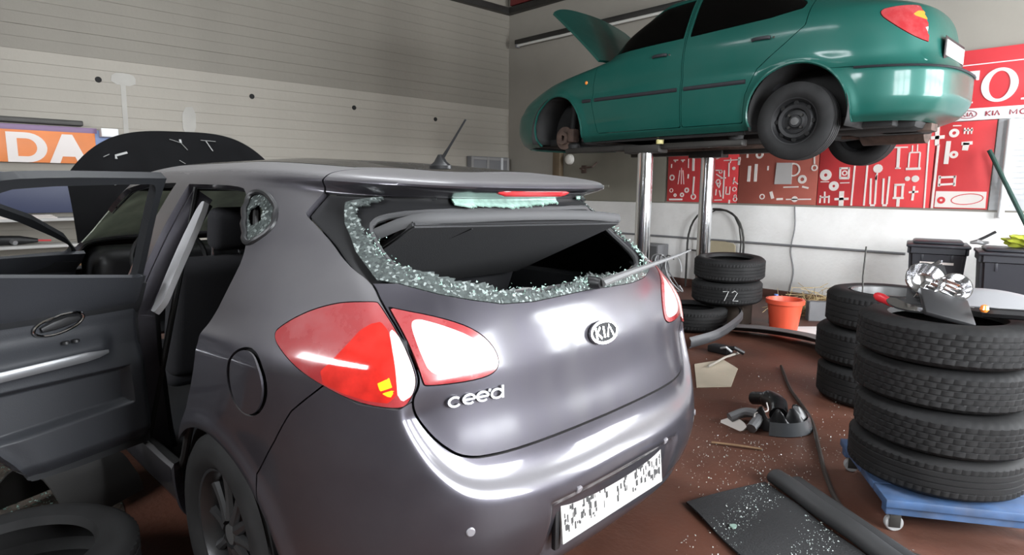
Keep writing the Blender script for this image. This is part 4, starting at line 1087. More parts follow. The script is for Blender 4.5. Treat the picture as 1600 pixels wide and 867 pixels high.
# ---------------------------------------------------------------- tool wall
OUTL=[(4,'b',-1.802,1.992,-1.779,1.152,0.014),(4,'b',-1.71,1.8,-1.711,1.154,0.02),(4,'b',-1.735,1.987,-1.724,1.792,0.037),(4,'b',-1.783,1.868,-1.666,1.874,0.034),(4,'b',-1.626,1.83,-1.63,1.602,0.04),(4,'b',-1.517,1.8,-1.427,1.804,0.033),(4,'b',-1.476,1.806,-1.483,1.732,0.05),(4,'b',-1.508,1.927,-1.435,1.929,0.013),(4,'b',-1.504,1.953,-1.501,1.893,0.013),(4,'b',-1.476,1.951,-1.473,1.889,0.013),(4,'b',-1.445,1.949,-1.445,1.89,0.013),(4,'b',-1.673,1.467,-1.536,1.474,0.021),(4,'b',-1.673,1.394,-1.537,1.403,0.021),(4,'b',-1.672,1.487,-1.67,1.375,0.021),(4,'b',-1.54,1.486,-1.537,1.381,0.02),(4,'b',-1.604,1.979,-1.534,1.976,0.01),(4,'r',-1.571,1.694,0.037,0.013),(4,'r',-1.588,1.907,0.043,0.017),(3,'b',-2.481,1.601,-2.484,1.16,0.017),(3,'b',-2.354,1.682,-2.354,1.163,0.017),(3,'b',-2.248,1.524,-2.256,1.442,0.015),(3,'b',-2.634,1.576,-2.535,1.574,0.023),(3,'b',-2.63,1.466,-2.532,1.465,0.027),(3,'b',-2.631,1.585,-2.626,1.462,0.019),(3,'b',-2.54,1.584,-2.535,1.462,0.019),(3,'b',-2.822,1.268,-2.824,1.18,0.016),(3,'b',-2.778,1.312,-2.772,1.181,0.016),(3,'b',-2.728,1.269,-2.725,1.182,0.015),(3,'b',-2.829,1.244,-2.723,1.254,0.014),(3,'b',-2.595,1.319,-2.591,1.153,0.05),(3,'b',-2.666,1.228,-2.517,1.235,0.027),(3,'b',-2.123,1.786,-1.981,1.784,0.014),(3,'b',-2.064,1.783,-2.057,1.567,0.028),(3,'b',-2.081,1.567,-2.029,1.566,0.014),(3,'b',-1.96,1.727,-1.865,1.727,0.014),(3,'b',-1.96,1.727,-1.958,1.574,0.014),(3,'b',-1.865,1.727,-1.862,1.572,0.014),(3,'b',-1.981,1.558,-1.846,1.56,0.025),(3,'b',-1.941,1.801,-1.938,1.731,0.01),(3,'b',-1.895,1.808,-1.892,1.738,0.01),(3,'b',-2.307,1.461,-2.292,1.18,0.018),(3,'b',-2.254,1.497,-2.245,1.181,0.018),(3,'b',-2.182,1.46,-2.171,1.183,0.018),(3,'b',-2.128,1.482,-2.129,1.184,0.018),(3,'b',-2.291,1.169,-2.244,1.17,0.022),(3,'b',-2.17,1.172,-2.128,1.173,0.022),(3,'b',-2.062,1.388,-2.057,1.262,0.022),(3,'b',-1.993,1.388,-1.99,1.263,0.021),(3,'b',-2.073,1.391,-1.978,1.395,0.022),(3,'b',-2.078,1.252,-1.974,1.254,0.022),(3,'b',-2.024,1.244,-2.022,1.163,0.029),(3,'b',-1.888,1.38,-1.893,1.229,0.021),(3,'b',-1.932,1.314,-1.846,1.322,0.021),(3,'b',-2.116,1.941,-2.037,1.94,0.011),(3,'b',-2.109,1.95,-2.104,1.87,0.014),(3,'b',-2.077,1.948,-2.072,1.868,0.014),(3,'b',-2.045,1.946,-2.04,1.867,0.014),(3,'b',-2.834,1.424,-2.74,1.424,0.01),(3,'b',-2.62,1.411,-2.522,1.414,0.01),(3,'b',-2.257,2.021,-2.25,1.877,0.011),(3,'r',-2.783,1.501,0.064,0.019),(3,'r',-2.246,1.727,0.067,0.018),(3,'r',-2.247,1.566,0.047,0.0),(3,'r',-2.685,1.376,0.054,0.015),(3,'r',-2.581,1.522,0.03,0.017),(3,'r',-1.957,1.456,0.025,0.0),(3,'r',-1.885,1.455,0.035,0.0),(3,'r',-2.257,2.021,0.022,0.0),(3,'r',-2.248,1.877,0.02,0.0),(2,'b',-3.7,1.622,-3.704,1.427,0.037),(2,'b',-3.616,1.643,-3.617,1.427,0.037),(2,'b',-3.466,1.617,-3.465,1.564,0.018),(2,'b',-3.334,1.214,-3.257,1.219,0.024),(2,'b',-3.219,1.214,-2.926,1.222,0.014),(2,'b',-3.26,1.359,-3.081,1.365,0.015),(2,'b',-3.038,1.368,-2.964,1.351,0.021),(2,'b',-3.41,1.305,-3.381,1.221,0.037),(2,'b',-3.738,1.77,-3.74,1.723,0.022),(2,'r',-3.155,1.567,0.081,0.062),(2,'r',-3.044,1.453,0.051,0.023),(2,'r',-3.583,1.757,0.049,0.024),(2,'r',-3.115,1.219,0.036,0.0),(2,'r',-3.516,1.242,0.034,0.022),(2,'r',-2.914,1.585,0.037,0.022),(2,'b',-2.924,1.715,-2.917,1.629,0.017),(1,'b',-4.843,1.181,-4.635,1.185,0.024),(1,'b',-4.801,1.719,-4.732,1.72,0.014),(1,'b',-4.771,1.718,-4.774,1.693,0.02),(1,'b',-4.683,1.716,-4.625,1.718,0.014),(1,'b',-4.654,1.715,-4.656,1.69,0.02),(1,'b',-4.828,1.668,-4.829,1.617,0.014),(1,'b',-4.494,1.761,-4.489,1.57,0.033),(1,'b',-4.473,1.494,-4.478,1.242,0.023),(1,'b',-4.695,1.581,-4.714,1.393,0.007),(1,'b',-4.646,1.58,-4.623,1.393,0.007),(1,'b',-4.671,1.614,-4.663,1.393,0.007),(1,'b',-4.568,1.73,-4.567,1.613,0.01),(1,'b',-4.562,1.528,-4.563,1.47,0.017),(1,'b',-4.039,1.572,-4.037,1.209,0.018),(1,'b',-4.085,1.471,-4.012,1.475,0.015),(1,'b',-3.979,1.667,-3.973,1.491,0.016),(1,'b',-4.0,1.363,-4.002,1.269,0.013),(1,'b',-3.948,1.363,-3.95,1.27,0.013),(1,'b',-4.002,1.266,-3.947,1.267,0.015),(1,'b',-3.895,1.483,-3.907,1.395,0.013),(1,'b',-3.91,1.443,-3.842,1.395,0.014),(1,'b',-4.055,1.697,-3.825,1.702,0.013),(1,'b',-3.844,1.734,-3.846,1.635,0.028),(1,'b',-3.962,1.726,-3.963,1.666,0.011),(1,'b',-4.162,1.719,-4.102,1.741,0.015),(1,'b',-4.162,1.573,-4.074,1.572,0.016),(1,'b',-4.15,1.525,-4.068,1.476,0.013),(1,'b',-4.153,1.427,-4.114,1.362,0.015),(1,'b',-4.081,1.411,-4.104,1.346,0.015),(1,'b',-4.139,1.329,-4.143,1.248,0.015),(1,'b',-4.093,1.314,-4.07,1.232,0.015),(1,'b',-4.157,1.185,-4.05,1.191,0.013),(1,'b',-3.946,1.194,-3.949,1.146,0.023),(1,'r',-4.815,1.307,0.029,0.021),(1,'r',-4.752,1.242,0.024,0.009),(1,'r',-4.644,1.248,0.032,0.014),(1,'r',-4.574,1.312,0.036,0.017),(1,'r',-4.812,1.483,0.041,0.024),(1,'r',-4.469,1.226,0.04,0.025),(1,'r',-3.886,1.331,0.03,0.019),(1,'r',-3.869,1.204,0.03,0.019),(1,'r',-3.871,1.244,0.019,0.011),(1,'r',-4.118,1.427,0.032,0.019),(1,'r',-4.09,1.556,0.026,0.015),(1,'r',-3.911,1.594,0.022,0.0)]
M_board = mat('red_board', (.62, .055, .06), .45, var=.08)
M_board2 = mat('faded_red_board', (.36, .095, .07), .6, var=.1)
M_outline = mat('white_outline', (.74, .68, .64), .5)
BX = {1: (-4.885, -3.845, M_board, 'red tool board partly behind the chrome lift rams'), 2: (-3.84, -2.868, M_board2, 'faded brownish red tool board with a paper sheet'), 3: (-2.863, -1.738, M_board, 'red tool board with white hooks and discs beside the faded board'), 4: (-1.733, -1.25, M_board, 'narrow bright red tool board at the right end of the tool wall')}
boards = {}
for k, (x0, x1, m, lb) in BX.items():
    t = tag(empty('tool_board', (x0, YB, 1.155)), lb, 'tool board', 'red tool boards on the back wall'); boards[k] = (t, x0)
    box('panel', (.002, x1-x0-.002, -.026, -.001, 0, .86), m, t, bevel=.002)
for e in OUTL:
    t, x0 = boards[e[0]]
    fr_ = ((-x0, -.026, -1.155), (1, 0, 0), (0, 0, 1), (0, -1, 0))
    if e[1] == 'b':
        a_, b_ = Vector(e[2:4]), Vector(e[4:6]); w_ = e[6]; d_ = (b_-a_).normalized(); n_ = Vector((-d_.y, d_.x))*w_/2
        prism('tool_outline', [tuple(a_+n_), tuple(a_-n_), tuple(b_-n_), tuple(b_+n_)][::-1], .004, M_outline, t, frame=fr_, smooth=False)
    else:
        x_, z_, R_, r_ = e[2:6]
        if r_ > .004: prism('tool_outline', circle(x_, z_, R_, 16), .004, M_outline, t, frame=fr_, hole=circle(x_, z_, r_, 16), smooth=False)
        else: prism('tool_outline', circle(x_, z_, R_, 12), .004, M_outline, t, frame=fr_, smooth=False)
t, x0 = boards[4]; fr_ = ((-x0, -.026, -1.155), (1, 0, 0), (0, 0, 1), (0, -1, 0))
prism('white_panel', [(-1.69, 1.166), (-1.264, 1.166), (-1.268, 1.327), (-1.688, 1.329)], .004, M_outline, t, frame=fr_, smooth=False)
fr2 = ((-x0, -.030, -1.155), (1, 0, 0), (0, 0, 1), (0, -1, 0))
prism('painted_loop', circle(-1.42, 1.252, .135, 28, .055, .12), .002, M_board, t, frame=fr2, hole=circle(-1.42, 1.252, .127, 28, .047, .12), smooth=False)
prism('painted_loop', circle(-1.636, 1.238, .036, 16), .002, M_board, t, frame=fr2, hole=circle(-1.636, 1.238, .012, 16), smooth=False)
M_paper = mat('grey_paper', (.50, .48, .47), .7, var=.05)
ps_ = prism('paper_sheet', [(-3.37, 1.396), (-3.165, 1.397), (-3.168, 1.649), (-3.357, 1.653)], .004, M_paper, None, frame=((0, YB-.032, 0), (1, 0, 0), (0, 0, 1), (0, -1, 0)), smooth=False)
tag(ps_, 'grey sheet of paper pinned to the faded tool board', 'paper')

# ---------------------------------------------------------------- dealer sign above the tool boards
M_sign = mat('sign_red', (.64, .05, .06), .4)
sg = tag(empty('shop_sign', (-3.2, YB-.01, 2.02)), 'red and white sign with large white lettering above the tool boards', 'sign')
def sbox(n, x0, x1, z0, z1, y0, m): return box(n, (x0+3.2, x1+3.2, y0, 0, z0-2.02, z1-2.02), m, sg, bevel=.002)
sbox('sign_panel', -3.2, .9, 2.135, 2.69, -.03, M_sign)
sbox('sign_strip', -3.2, .9, 2.02, 2.135, -.032, M_white_letter)
sbox('sign_line', -3.2, .9, 2.545, 2.555, -.033, M_white_letter)
SF = ((3.2, -.032, -2.02), (1, 0, 0), (0, 0, 1), (0, -1, 0))
# T with slab serifs, O with a thick and thin stroke, and the start of the next letter
prism('sign_letter', [(-1.62, 2.49), (-1.62, 2.40), (-1.60, 2.40), (-1.585, 2.455), (-1.555, 2.462), (-1.555, 2.205), (-1.59, 2.20), (-1.59, 2.185), (-1.46, 2.185), (-1.46, 2.20), (-1.495, 2.205), (-1.495, 2.462), (-1.465, 2.455), (-1.45, 2.40), (-1.43, 2.40), (-1.43, 2.49)][::-1], .004, M_white_letter, sg, frame=SF, smooth=False)
prism('sign_letter', circle(-1.264, 2.338, .142, 40, .158), .004, M_white_letter, sg, frame=SF, hole=circle(-1.264, 2.338, .082, 40, .130), smooth=False)
prism('sign_letter', [(-1.09, 2.49), (-1.09, 2.475), (-1.06, 2.47), (-1.06, 2.205), (-1.09, 2.20), (-1.09, 2.185), (-.97, 2.185), (-.97, 2.20), (-1.0, 2.205), (-1.0, 2.32), (-.95, 2.32), (-.87, 2.185), (-.80, 2.185), (-.885, 2.33), (-.85, 2.37), (-.85, 2.43), (-.90, 2.485), (-.95, 2.49)][::-1], .004, M_white_letter, sg, frame=SF, smooth=False)
prism('sign_letter_bowl', circle(-.955, 2.408, .05, 20, .055), .0045, M_sign, sg, frame=SF, smooth=False)
M_wine = mat('wine_red_print', (.30, .04, .06), .5)
prism('logo_oval', circle(-1.491, 2.078, .078, 32, .040), .003, M_wine, sg, frame=SF, hole=circle(-1.491, 2.078, .071, 32, .033), smooth=False)
def kia_strokes(x, z, h, w):
    return [[(x, z), (x, z+h)], [(x+w*.8, z+h), (x+.1*w, z+h*.5), (x+w*.85, z)], [(x+w*1.25, z), (x+w*1.25, z+h)], [(x+w*1.6, z), (x+w*2.05, z+h), (x+w*2.5, z)]]
strokes('logo_letters', kia_strokes(-1.538, 2.060, .036, .037), .009, .0035, M_wine, sg, frame=SF)
x_ = -1.343; h_ = .045; z_ = 2.055
mo = [[(x_+.185, z_), (x_+.185, z_+h_), (x_+.21, z_+.01), (x_+.235, z_+h_), (x_+.235, z_)], arc(x_+.283, z_+h_/2, .024, h_/2, 0, 360, 14)]
mo += [[(x_+.33, z_+h_), (x_+.385, z_+h_)], [(x_+.357, z_+h_), (x_+.357, z_)], arc(x_+.42, z_+h_/2, .024, h_/2, 0, 360, 14), [(x_+.47, z_), (x_+.47, z_+h_)] + arc(x_+.485, z_+h_*.74, .018, h_*.26, 90, -90, 6) + [(x_+.47, z_+h_*.5)], [(x_+.483, z_+h_*.48), (x_+.505, z_)], [(x_+.565, z_+h_)] + arc(x_+.545, z_+h_*.75, .017, h_*.25, 60, 270, 6) + arc(x_+.545, z_+h_*.25, .017, h_*.25, 90, -120, 6)]
strokes('strip_lettering', kia_strokes(x_, z_, h_, .042) + mo, .010, .0035, M_wine, sg, frame=SF)

# ---------------------------------------------------------------- fittings on the back wall
def thing1(o, label, cat, group=None): return tag(o, label, cat, group)
thing1(tube('wall_pipe', [(-6.8, YB-.055, .665), (-4.3, YB-.055, .665), (-1.9, YB-.055, .665)], .014, M_grey, seg=10), 'grey pipe running along the white lower wall', 'pipe')
cable = tube('wall_cable', spline([(-3.10, YB-.04, 1.13), (-3.08, YB-.045, .9), (-3.11, YB-.045, .6), (-3.06, YB-.045, .35), (-3.09, YB-.045, .11)], 20), .007, M_grey, seg=6)
thing1(cable, 'thin grey cable running down the white wall', 'cable')
thing1(tube('corner_pipe', [(-1.135, YB-.06, 1.08), (-1.14, YB-.06, 2.01)], .028, M_white_letter, seg=16), 'white vertical pipe in front of the grey sheet, right of the red boards', 'pipe')
thing1(tube('leaning_pole', [(-1.27, YB-.12, 1.72), (-.94, YB-.28, 1.10), (-.72, YB-.40, .70), (-.34, YB-.62, .005)], .020, mat('dark_green_paint', (.02, .05, .04), .5), seg=10), 'dark green pole leaning against the back wall by the bins', 'pole')
fr_o = empty('tubular_frame', (-4.0, YB-.2, 0)); thing1(fr_o, 'dark tubular metal frame standing against the white wall', 'frame')
tube('frame_tube', chaikin([(-.42, 0, .02), (-.42, 0, 1.075), (.38, 0, 1.075), (.36, 0, .02)], 3, False), .014, M_steel, fr_o, seg=8)
tube('frame_tube', chaikin([(-.30, .06, .02), (-.30, .06, 1.06), (.31, .06, 1.06), (.29, .06, .02)], 2, False), .010, M_steel, fr_o, seg=8)
tube('cross_bar', [(-.42, 0, .52), (.37, 0, .52)], .010, M_steel, fr_o, seg=8)
bp_ = prism('beige_panel', chaikin([(-.26, 0), (.20, 0), (.20, .60), (.14, .66), (-.26, .66)], 1), .02, mat('beige_board', (.36, .31, .21), .6, var=.1), None, frame=((-3.92, YB-.26, .01), (1, 0, 0), (0, .1, .995), (0, -.995, .1)), smooth=False)
thing1(bp_, 'beige panel leaning inside the dark tubular frame', 'panel')
cb_ = empty('metal_box', (-4.98, YB-.17, 0)); thing1(cb_, 'dark grey metal box by the wall, seen between the lift rams', 'box')
box('body', (-.17, .17, -.13, .13, 0, .56), M_grey, cb_, bevel=.01); box('door', (-.155, .155, -.142, -.13, .03, .54), mat('dark_grey_door', (.07, .07, .072), .5), cb_, bevel=.004); box('handle', (.11, .125, -.16, -.142, .25, .36), M_steel, cb_, bevel=.003)
wc = empty('cable_bundle', (-4.15, 6.75, 0)); thing1(wc, 'tangled bundle of grey and white cables beside the tyre stack', 'cables')
for k in range(6):
    ph = k*1.1; P = [( -.25 + .12*math.cos(ph + q*1.3) + .04*k, .03*math.sin(q*2), .28 + .22*math.sin(ph*.7 + q)) for q in np.linspace(0, 5.4, 22)]
    tube('cable', P, .008, M_ltgrey if k % 2 else M_grey, wc, seg=6)
tube('cable', [(-.2, .0, .02), (-.25, 0, .2), (-.2, .0, .4)], .012, M_grey, wc, seg=6)
# strip light rail and small fixtures high on the back wall
sl = empty('strip_light', (-6.6, YB-.06, 3.70)); thing1(sl, 'long unlit strip light rail high on the back wall', 'strip light')
box('housing', (-1.33, 1.9, -.05, .05, .02, .09), M_steel, sl, bevel=.006); tube('light_tube', [(-1.30, -.01, 0), (1.85, -.01, 0)], .022, mat('tube_white', (.6, .59, .55), .4), sl, seg=12)
for x_ in (-1.31, 1.88): box('end_cap', (x_-.02, x_+.02, -.04, .04, -.03, .05), M_grey, sl, bevel=.006)
rl = lathe_obj('round_lamp', [(0, .055), (.045, .05), (.075, .03), (.085, 0), (.085, -.015), (0, -.015)], mat('lamp_white', (.62, .60, .55), .4), None, seg=28, axis='y', loc=(-6.70, YB-.04, 1.78)); rl.rotation_euler = (0, 0, math.pi)
thing1(rl, 'round white lamp on the grey panel by the brown post', 'lamp')
hr = empty('hook_rail', (-6.35, YB-.03, 1.36)); thing1(hr, 'small hook rail with pale hooks on the grey panel', 'hook rail')
box('rail', (-.25, .45, -.012, 0, -.02, .02), M_greyp, hr, bevel=.002)
for k in range(6): lathe_obj('hook', [(0, .02), (.012, .018), (.012, 0)], M_outline, hr, seg=10, axis='y', loc=(-.2+.11*k, -.03, 0))
br = empty('wall_bracket', (-6.4, YB-.03, 1.62)); thing1(br, 'dark bent bracket on the grey panel under the green car', 'bracket')
tube('arm', [(0, 0, 0), (.0, -.10, .01), (.25, -.11, .03), (.30, -.05, .10)], .014, M_rust, br, seg=8); box('plate', (-.05, .05, -.012, .0, -.06, .06), M_rust, br, bevel=.003)

# ---------------------------------------------------------------- left wall: banner, blue board, shelves, cupboard
bn = empty('shop_banner', (XL+.06, -1.2, 1.55)); thing1(bn, 'orange banner with large white letters high on the left wall', 'banner')
M_or = mat('orange_print', (.72, .22, .06), .5, var=.1); M_pw = mat('banner_white', (.72, .66, .63), .5)
box('banner_sheet', (0, .015, 0, 2.60, 0, .36), M_or, bn, bevel=.002)
box('banner_border', (0, .016, 0, 2.62, .325, .38), mat('banner_violet', (.22, .14, .25), .5), bn, bevel=.002)
box('banner_edge', (0, .014, 2.60, 2.76, 0, .36), mat('banner_blue', (.18, .24, .42), .5), bn, bevel=.002)
BF = ((.016, 0, 0), (0, 1, 0), (0, 0, 1), (1, 0, 0))
Do = [(0, 0)] + arc(.16, .15, .17, .15, -90, 90, 14) + [(0, .30)]; Di = [(.085, .06)] + arc(.16, .15, .085, .09, -90, 90, 14) + [(.085, .24)]
for q in (1.84,): prism('banner_letter', [(x+q, z) for x, z in Do], .004, M_pw, bn, frame=BF, hole=[(x+q, z) for x, z in Di], smooth=False)
prism('banner_letter', [(2.180, 0), (2.270, 0), (2.295, .07), (2.405, .07), (2.430, 0), (2.520, 0), (2.395, .30), (2.305, .30)], .004, M_pw, bn, frame=BF, smooth=False)
prism('banner_letter', [(1.540, 0), (1.760, 0), (1.760, .06), (1.620, .06), (1.620, .12), (1.740, .12), (1.740, .18), (1.620, .18), (1.620, .24), (1.760, .24), (1.760, .30), (1.540, .30)], .004, M_pw, bn, frame=BF, smooth=False)
rr = box('curtain_rail', (XL, XL+.10, -1.6, 1.30, 1.945, 2.0), M_steel, bevel=.01); thing1(rr, 'dark rail above the orange banner', 'rail')
wbx = box('white_carton', (XL+.01, XL+.20, 1.44, 1.60, 1.84, 1.93), M_white_letter, bevel=.006); thing1(wbx, 'small white carton beside the orange banner', 'carton')
bb = empty('blue_board', (XL+.05, -1.2, 1.03)); thing1(bb, 'dark blue board behind the open car door', 'board')
box('sheet', (0, .02, 0, 2.62, 0, .42), mat('dark_blue_laminate', (.045, .055, .11), .45), bb, bevel=.003)
for q in (0, 2.60): box('side_strip', (0, .03, q-.01, q+.02, -.01, .43), M_grey, bb, bevel=.003)
shf = empty('wall_shelf', (XL, -1.2, 0)); thing1(shf, 'white wall shelf with two boards under the dark blue board', 'shelf')
M_shw = mat('shelf_white', (.55, .54, .52), .5)
for z_ in (.955, .685, .36): box('shelf_board', (.02, .36, 0, 2.8, z_, z_+.03), M_shw, shf, bevel=.004)
for y_ in (.0, 1.35, 2.78): box('shelf_upright', (.02, .34, y_-.012, y_+.012, 0, 1.0), M_shw, shf, bevel=.004)
M_card = mat('cardboard', (.30, .18, .09), .8, var=.15)
for k, (y_, w_, h_, m_, nm, lb, ct) in enumerate(((.50, .28, .05, M_outline, 'paper_stack', 'stack of white papers on the upper wall shelf', 'papers'), (.86, .22, .035, M_outline, 'paper_stack', 'flat white folder on the upper wall shelf, nearest the bonnet', 'folder'))):
    o = empty(nm, (XL+.2, y_, .985)); thing1(o, lb, ct)
    for j in range(3): box('sheet_bundle', (-.10 + .01*j, .12, -w_/2, w_/2 - .02*j, j*h_/3, (j+1)*h_/3 - .002), m_, o, bevel=.002)
pw = empty('power_tool', (XL+.2, .55, .715)); thing1(pw, 'dark power tool lying on the lower wall shelf', 'tool')
tube('body', [(0, -.22, .05), (0, -.1, .055), (0, .1, .05), (0, .25, .04)], [.03, .05, .045, .02], M_black, pw, seg=12); tube('grip', [(0, .02, .05), (.08, .06, .03)], .025, M_silver, pw, seg=10); tube('bit', [(0, .25, .04), (0, .36, .035)], .01, M_board, pw, seg=8)
cbx = empty('cardboard_box', (XL+.55, 1.28, 0)); thing1(cbx, 'open brown cardboard box with torn flap behind the car', 'box')
box('carton', (-.16, .16, -.2, .2, .0, .52), M_card, cbx, bevel=.004)
prism('flap', [(-.16, 0), (.16, 0), (.12, .18), (-.10, .14)], .006, mat('pale_card', (.50, .42, .32), .8), cbx, frame=((0, .2, .52), (1, 0, 0), (0, .35, .93), (0, -.93, .35)), smooth=False)
cup = empty('wall_cabinet', (XL+.01, 7.06, 1.05)); thing1(cup, 'grey wall cabinet with barred door in the far corner', 'cabinet')
box('body', (0, .12, -.42, .42, 0, .79), M_grey, cup, bevel=.006)
for y_ in (-.40, -.06, .26, .40): box('door_bar', (.12, .135, y_-.025, y_+.025, .01, .78), M_ltgrey if y_ == .26 else mat('mid_grey', (.24, .235, .23), .5), cup, bevel=.003)
for z_ in (.75, .02): box('door_rail', (.12, .133, -.41, .41, z_-.015, z_+.025), mat('mid_grey', (.24, .235, .23), .5), cup, bevel=.003)
# ---------------------------------------------------------------- tyres
def tyre_mesh(R, W, rin, seg=200, depth=.0045, pattern=0):
    """tyre lying flat (axis z), closed section with grooved, blocked tread"""
    h = W/2; sec = []
    sec += [(rin, -h*.72, 0), (rin+.012, -h*.98, 0), (rin + .45*(R-rin), -h*1.06, 0), (R-.030, -h*.98, 0), (R-.010, -h*.84, 1)]
    nb = 5
    for k in range(nb):
        y0 = -h*.76 + k*(h*1.52/nb); w_ = h*1.52/nb
        sec += [(R-depth, y0+.001, 0), (R, y0+.0035, 2+k), (R, y0+w_*.5, 2+k), (R, y0+w_-.0035, 2+k), (R-depth, y0+w_-.001, 0)]
    sec += [(R-.010, h*.84, 1), (R-.030, h*.98, 0), (rin + .45*(R-rin), h*1.06, 0), (rin+.012, h*.98, 0), (rin, h*.72, 0)]
    sec += [(rin+.02, h*.66, 0), (R-.045, h*.62, 0), (R-.018, h*.3, 0), (R-.018, -h*.3, 0), (R-.045, -h*.62, 0), (rin+.02, -h*.66, 0)]
    n = len(sec); V, F = [], []
    for k in range(seg):
        for i, (r, z, fl) in enumerate(sec):
            rr, sh = r, 0.
            if fl >= 2 and pattern == 0:
                if (k + (fl % 2)*2 + (fl//2)) % 4 == 0: rr = r - depth
            if fl >= 2 and pattern == 1 and fl in (2, 6) and (k + fl) % 3 == 0: rr = r - depth
            if fl == 1 and pattern == 0 and k % 4 == 0: rr = r - .005
            q = 2*math.pi*(k + (.9*(z/h) if fl >= 2 else 0))/seg
            V.append((rr*math.cos(q), rr*math.sin(q), z))
    for k in range(seg):
        for i in range(n):
            a, b = k*n + i, k*n + (i+1) % n; c, d = ((k+1) % seg)*n + (i+1) % n, ((k+1) % seg)*n + i
            F.append((a, d, c, b))
    return V, F
def tyre_obj(V_F, name, m, loc, rot, label, group, R=None):
    o = link_mesh(name, V_F[0], V_F[1], m, None, True, 30); o.location = loc; o.rotation_euler = rot
    return tag(o, label, 'tyre', group)
M_ty2 = mat('dusty_tyre_rubber', (.009, .009, .0095), .6, spec=.25, var=.3, var_scale=7, dust=(.035, .034, .033), dust_amt=.35, dust_scale=5)
# near stack on the blue dolly
TA = tyre_mesh(.315, .160, .195, pattern=0); TB = tyre_mesh(.318, .160, .195, pattern=1)
DC = (-.585, 3.02)
zz = .155
for k, (dx, dy, rz, lb) in enumerate(((0, 0, .2, 'bottom tyre of the near stack, lying on the blue dolly'), (.012, -.01, 1.1, 'second tyre from the bottom of the near stack on the dolly'), (-.012, .008, 2.0, 'third tyre from the bottom of the near stack on the dolly'), (-.005, -.012, .7, 'top tyre of the near stack with broken lamp parts on it'))):
    tyre_obj(TB if k == 0 else TA, 'car_tyre', M_ty2, (DC[0]+dx, DC[1]+dy, zz + .085), (random.uniform(-.008, .008), random.uniform(-.008, .008), rz), lb, 'tyres stacked on the blue dolly')
    zz += .1715
ZT = zz
# blue dolly
C0, CL, CR = Vector((-.634, 2.607, 0)), Vector((-.983, 3.10, 0)), Vector((-.119, 2.957, 0))
ux = (CR-C0).normalized(); uy = (CL-C0).normalized(); lx = .62; ly = .62
dol = empty('tyre_dolly', tuple(C0), math.atan2(ux.y, ux.x)); tag(dol, 'blue wooden dolly on castors under the near tyre stack', 'dolly')
M_bl = mat('worn_blue_paint', (.030, .085, .20), .5, var=.35, var_scale=9, dust=(.16, .14, .125), dust_amt=.35, dust_scale=12)
for k in range(4): box('deck_plank', (0, lx, .005 + k*.155, .155*(k+1) - .003, .115, .148), M_bl, dol, bevel=.004)
for y_ in (.03, .56): box('cross_bearer', (.01, lx-.01, y_, y_+.05, .075, .115), M_bl, dol, bevel=.004)
for cx_, cy_ in ((.05, .055), (lx-.05, .055), (.05, .585), (lx-.05, .585)):
    cs = empty('castor', (cx_, cy_, 0)); cs.parent = dol
    lathe_obj('castor_wheel', [(.006, -.012), (.030, -.012), (.034, -.008), (.034, .008), (.030, .012), (.006, .012)], mat('castor_grey', (.30, .30, .30), .5), cs, seg=24, axis='y', loc=(0, 0, .034))
    box('castor_fork', (-.02, .02, -.018, -.013, .02, .075), M_steel, cs, bevel=.001); box('castor_fork', (-.02, .02, .013, .018, .02, .075), M_steel, cs, bevel=.001)
# stack behind it
TC = tyre_mesh(.345, .225, .215, pattern=1)
S2 = (-1.19, 4.36); z2 = 0
for k, lb in enumerate(('bottom tyre of the stack behind the blue dolly', 'middle tyre of the stack behind the blue dolly', 'top tyre holding a steel rim, in the stack behind the blue dolly')):
    tyre_obj(TC, 'car_tyre', M_ty2, (S2[0] + (.0, -.03, .025)[k], S2[1] + (0, .015, -.01)[k], z2 + .12), (0, 0, k*.7), lb, 'tyres stacked in front of the bins'); z2 += .2405
rim = empty('wheel_rim', (S2[0]+.025, S2[1]-.01, z2-.1)); tag(rim, 'dark steel rim lying inside the top tyre of the stack by the bins', 'rim')
lathe_obj('rim_dish', [(.21, .09), (.20, .085), (.195, .02), (.15, .03), (.10, .05), (.06, .045), (.035, .05), (.035, .04), (.06, .035), (.10, .04), (.15, .02), (.20, .0), (.205, .08)], mat('rim_grey', (.14, .14, .14), .4, metal=.5, var=.2), rim, seg=44)
for k in range(6):
    q = k*math.pi/3; lathe_obj('slot', [(0, .044), (.02, .044), (.024, .030)], M_black, rim, seg=12, loc=(math.cos(q)*.125, math.sin(q)*.125, .004))
# far stack by the lift
TD = tyre_mesh(.33, .205, .21, pattern=1)
S3 = (-2.93, 5.65)
tyre_obj(TD, 'car_tyre', M_ty2, (S3[0]-.17, S3[1]-.32, .113), (.0, .0, 0), 'lowest tyre lying on the floor below the far stack by the lift', 'tyres piled by the lift')
tyre_obj(TD, 'car_tyre', M_ty2, (S3[0], S3[1]+.02, .352), (.03, -.02, .5), 'middle tyre of the far pile by the lift, with chalk marks', 'tyres piled by the lift')
to = tyre_obj(TD, 'car_tyre', M_ty2, (S3[0]+.01, S3[1]+.03, .578), (.04, -.03, 1.), 'top tyre of the far pile by the lift', 'tyres piled by the lift')
blk = box('timber_block', (S3[0]-.22, S3[0]+.16, S3[1]+.06, S3[1]+.27, 0, .225), mat('old_timber', (.06, .045, .035), .8, var=.2), bevel=.01); tag(blk, 'dark timber block under the far tyre pile', 'block')
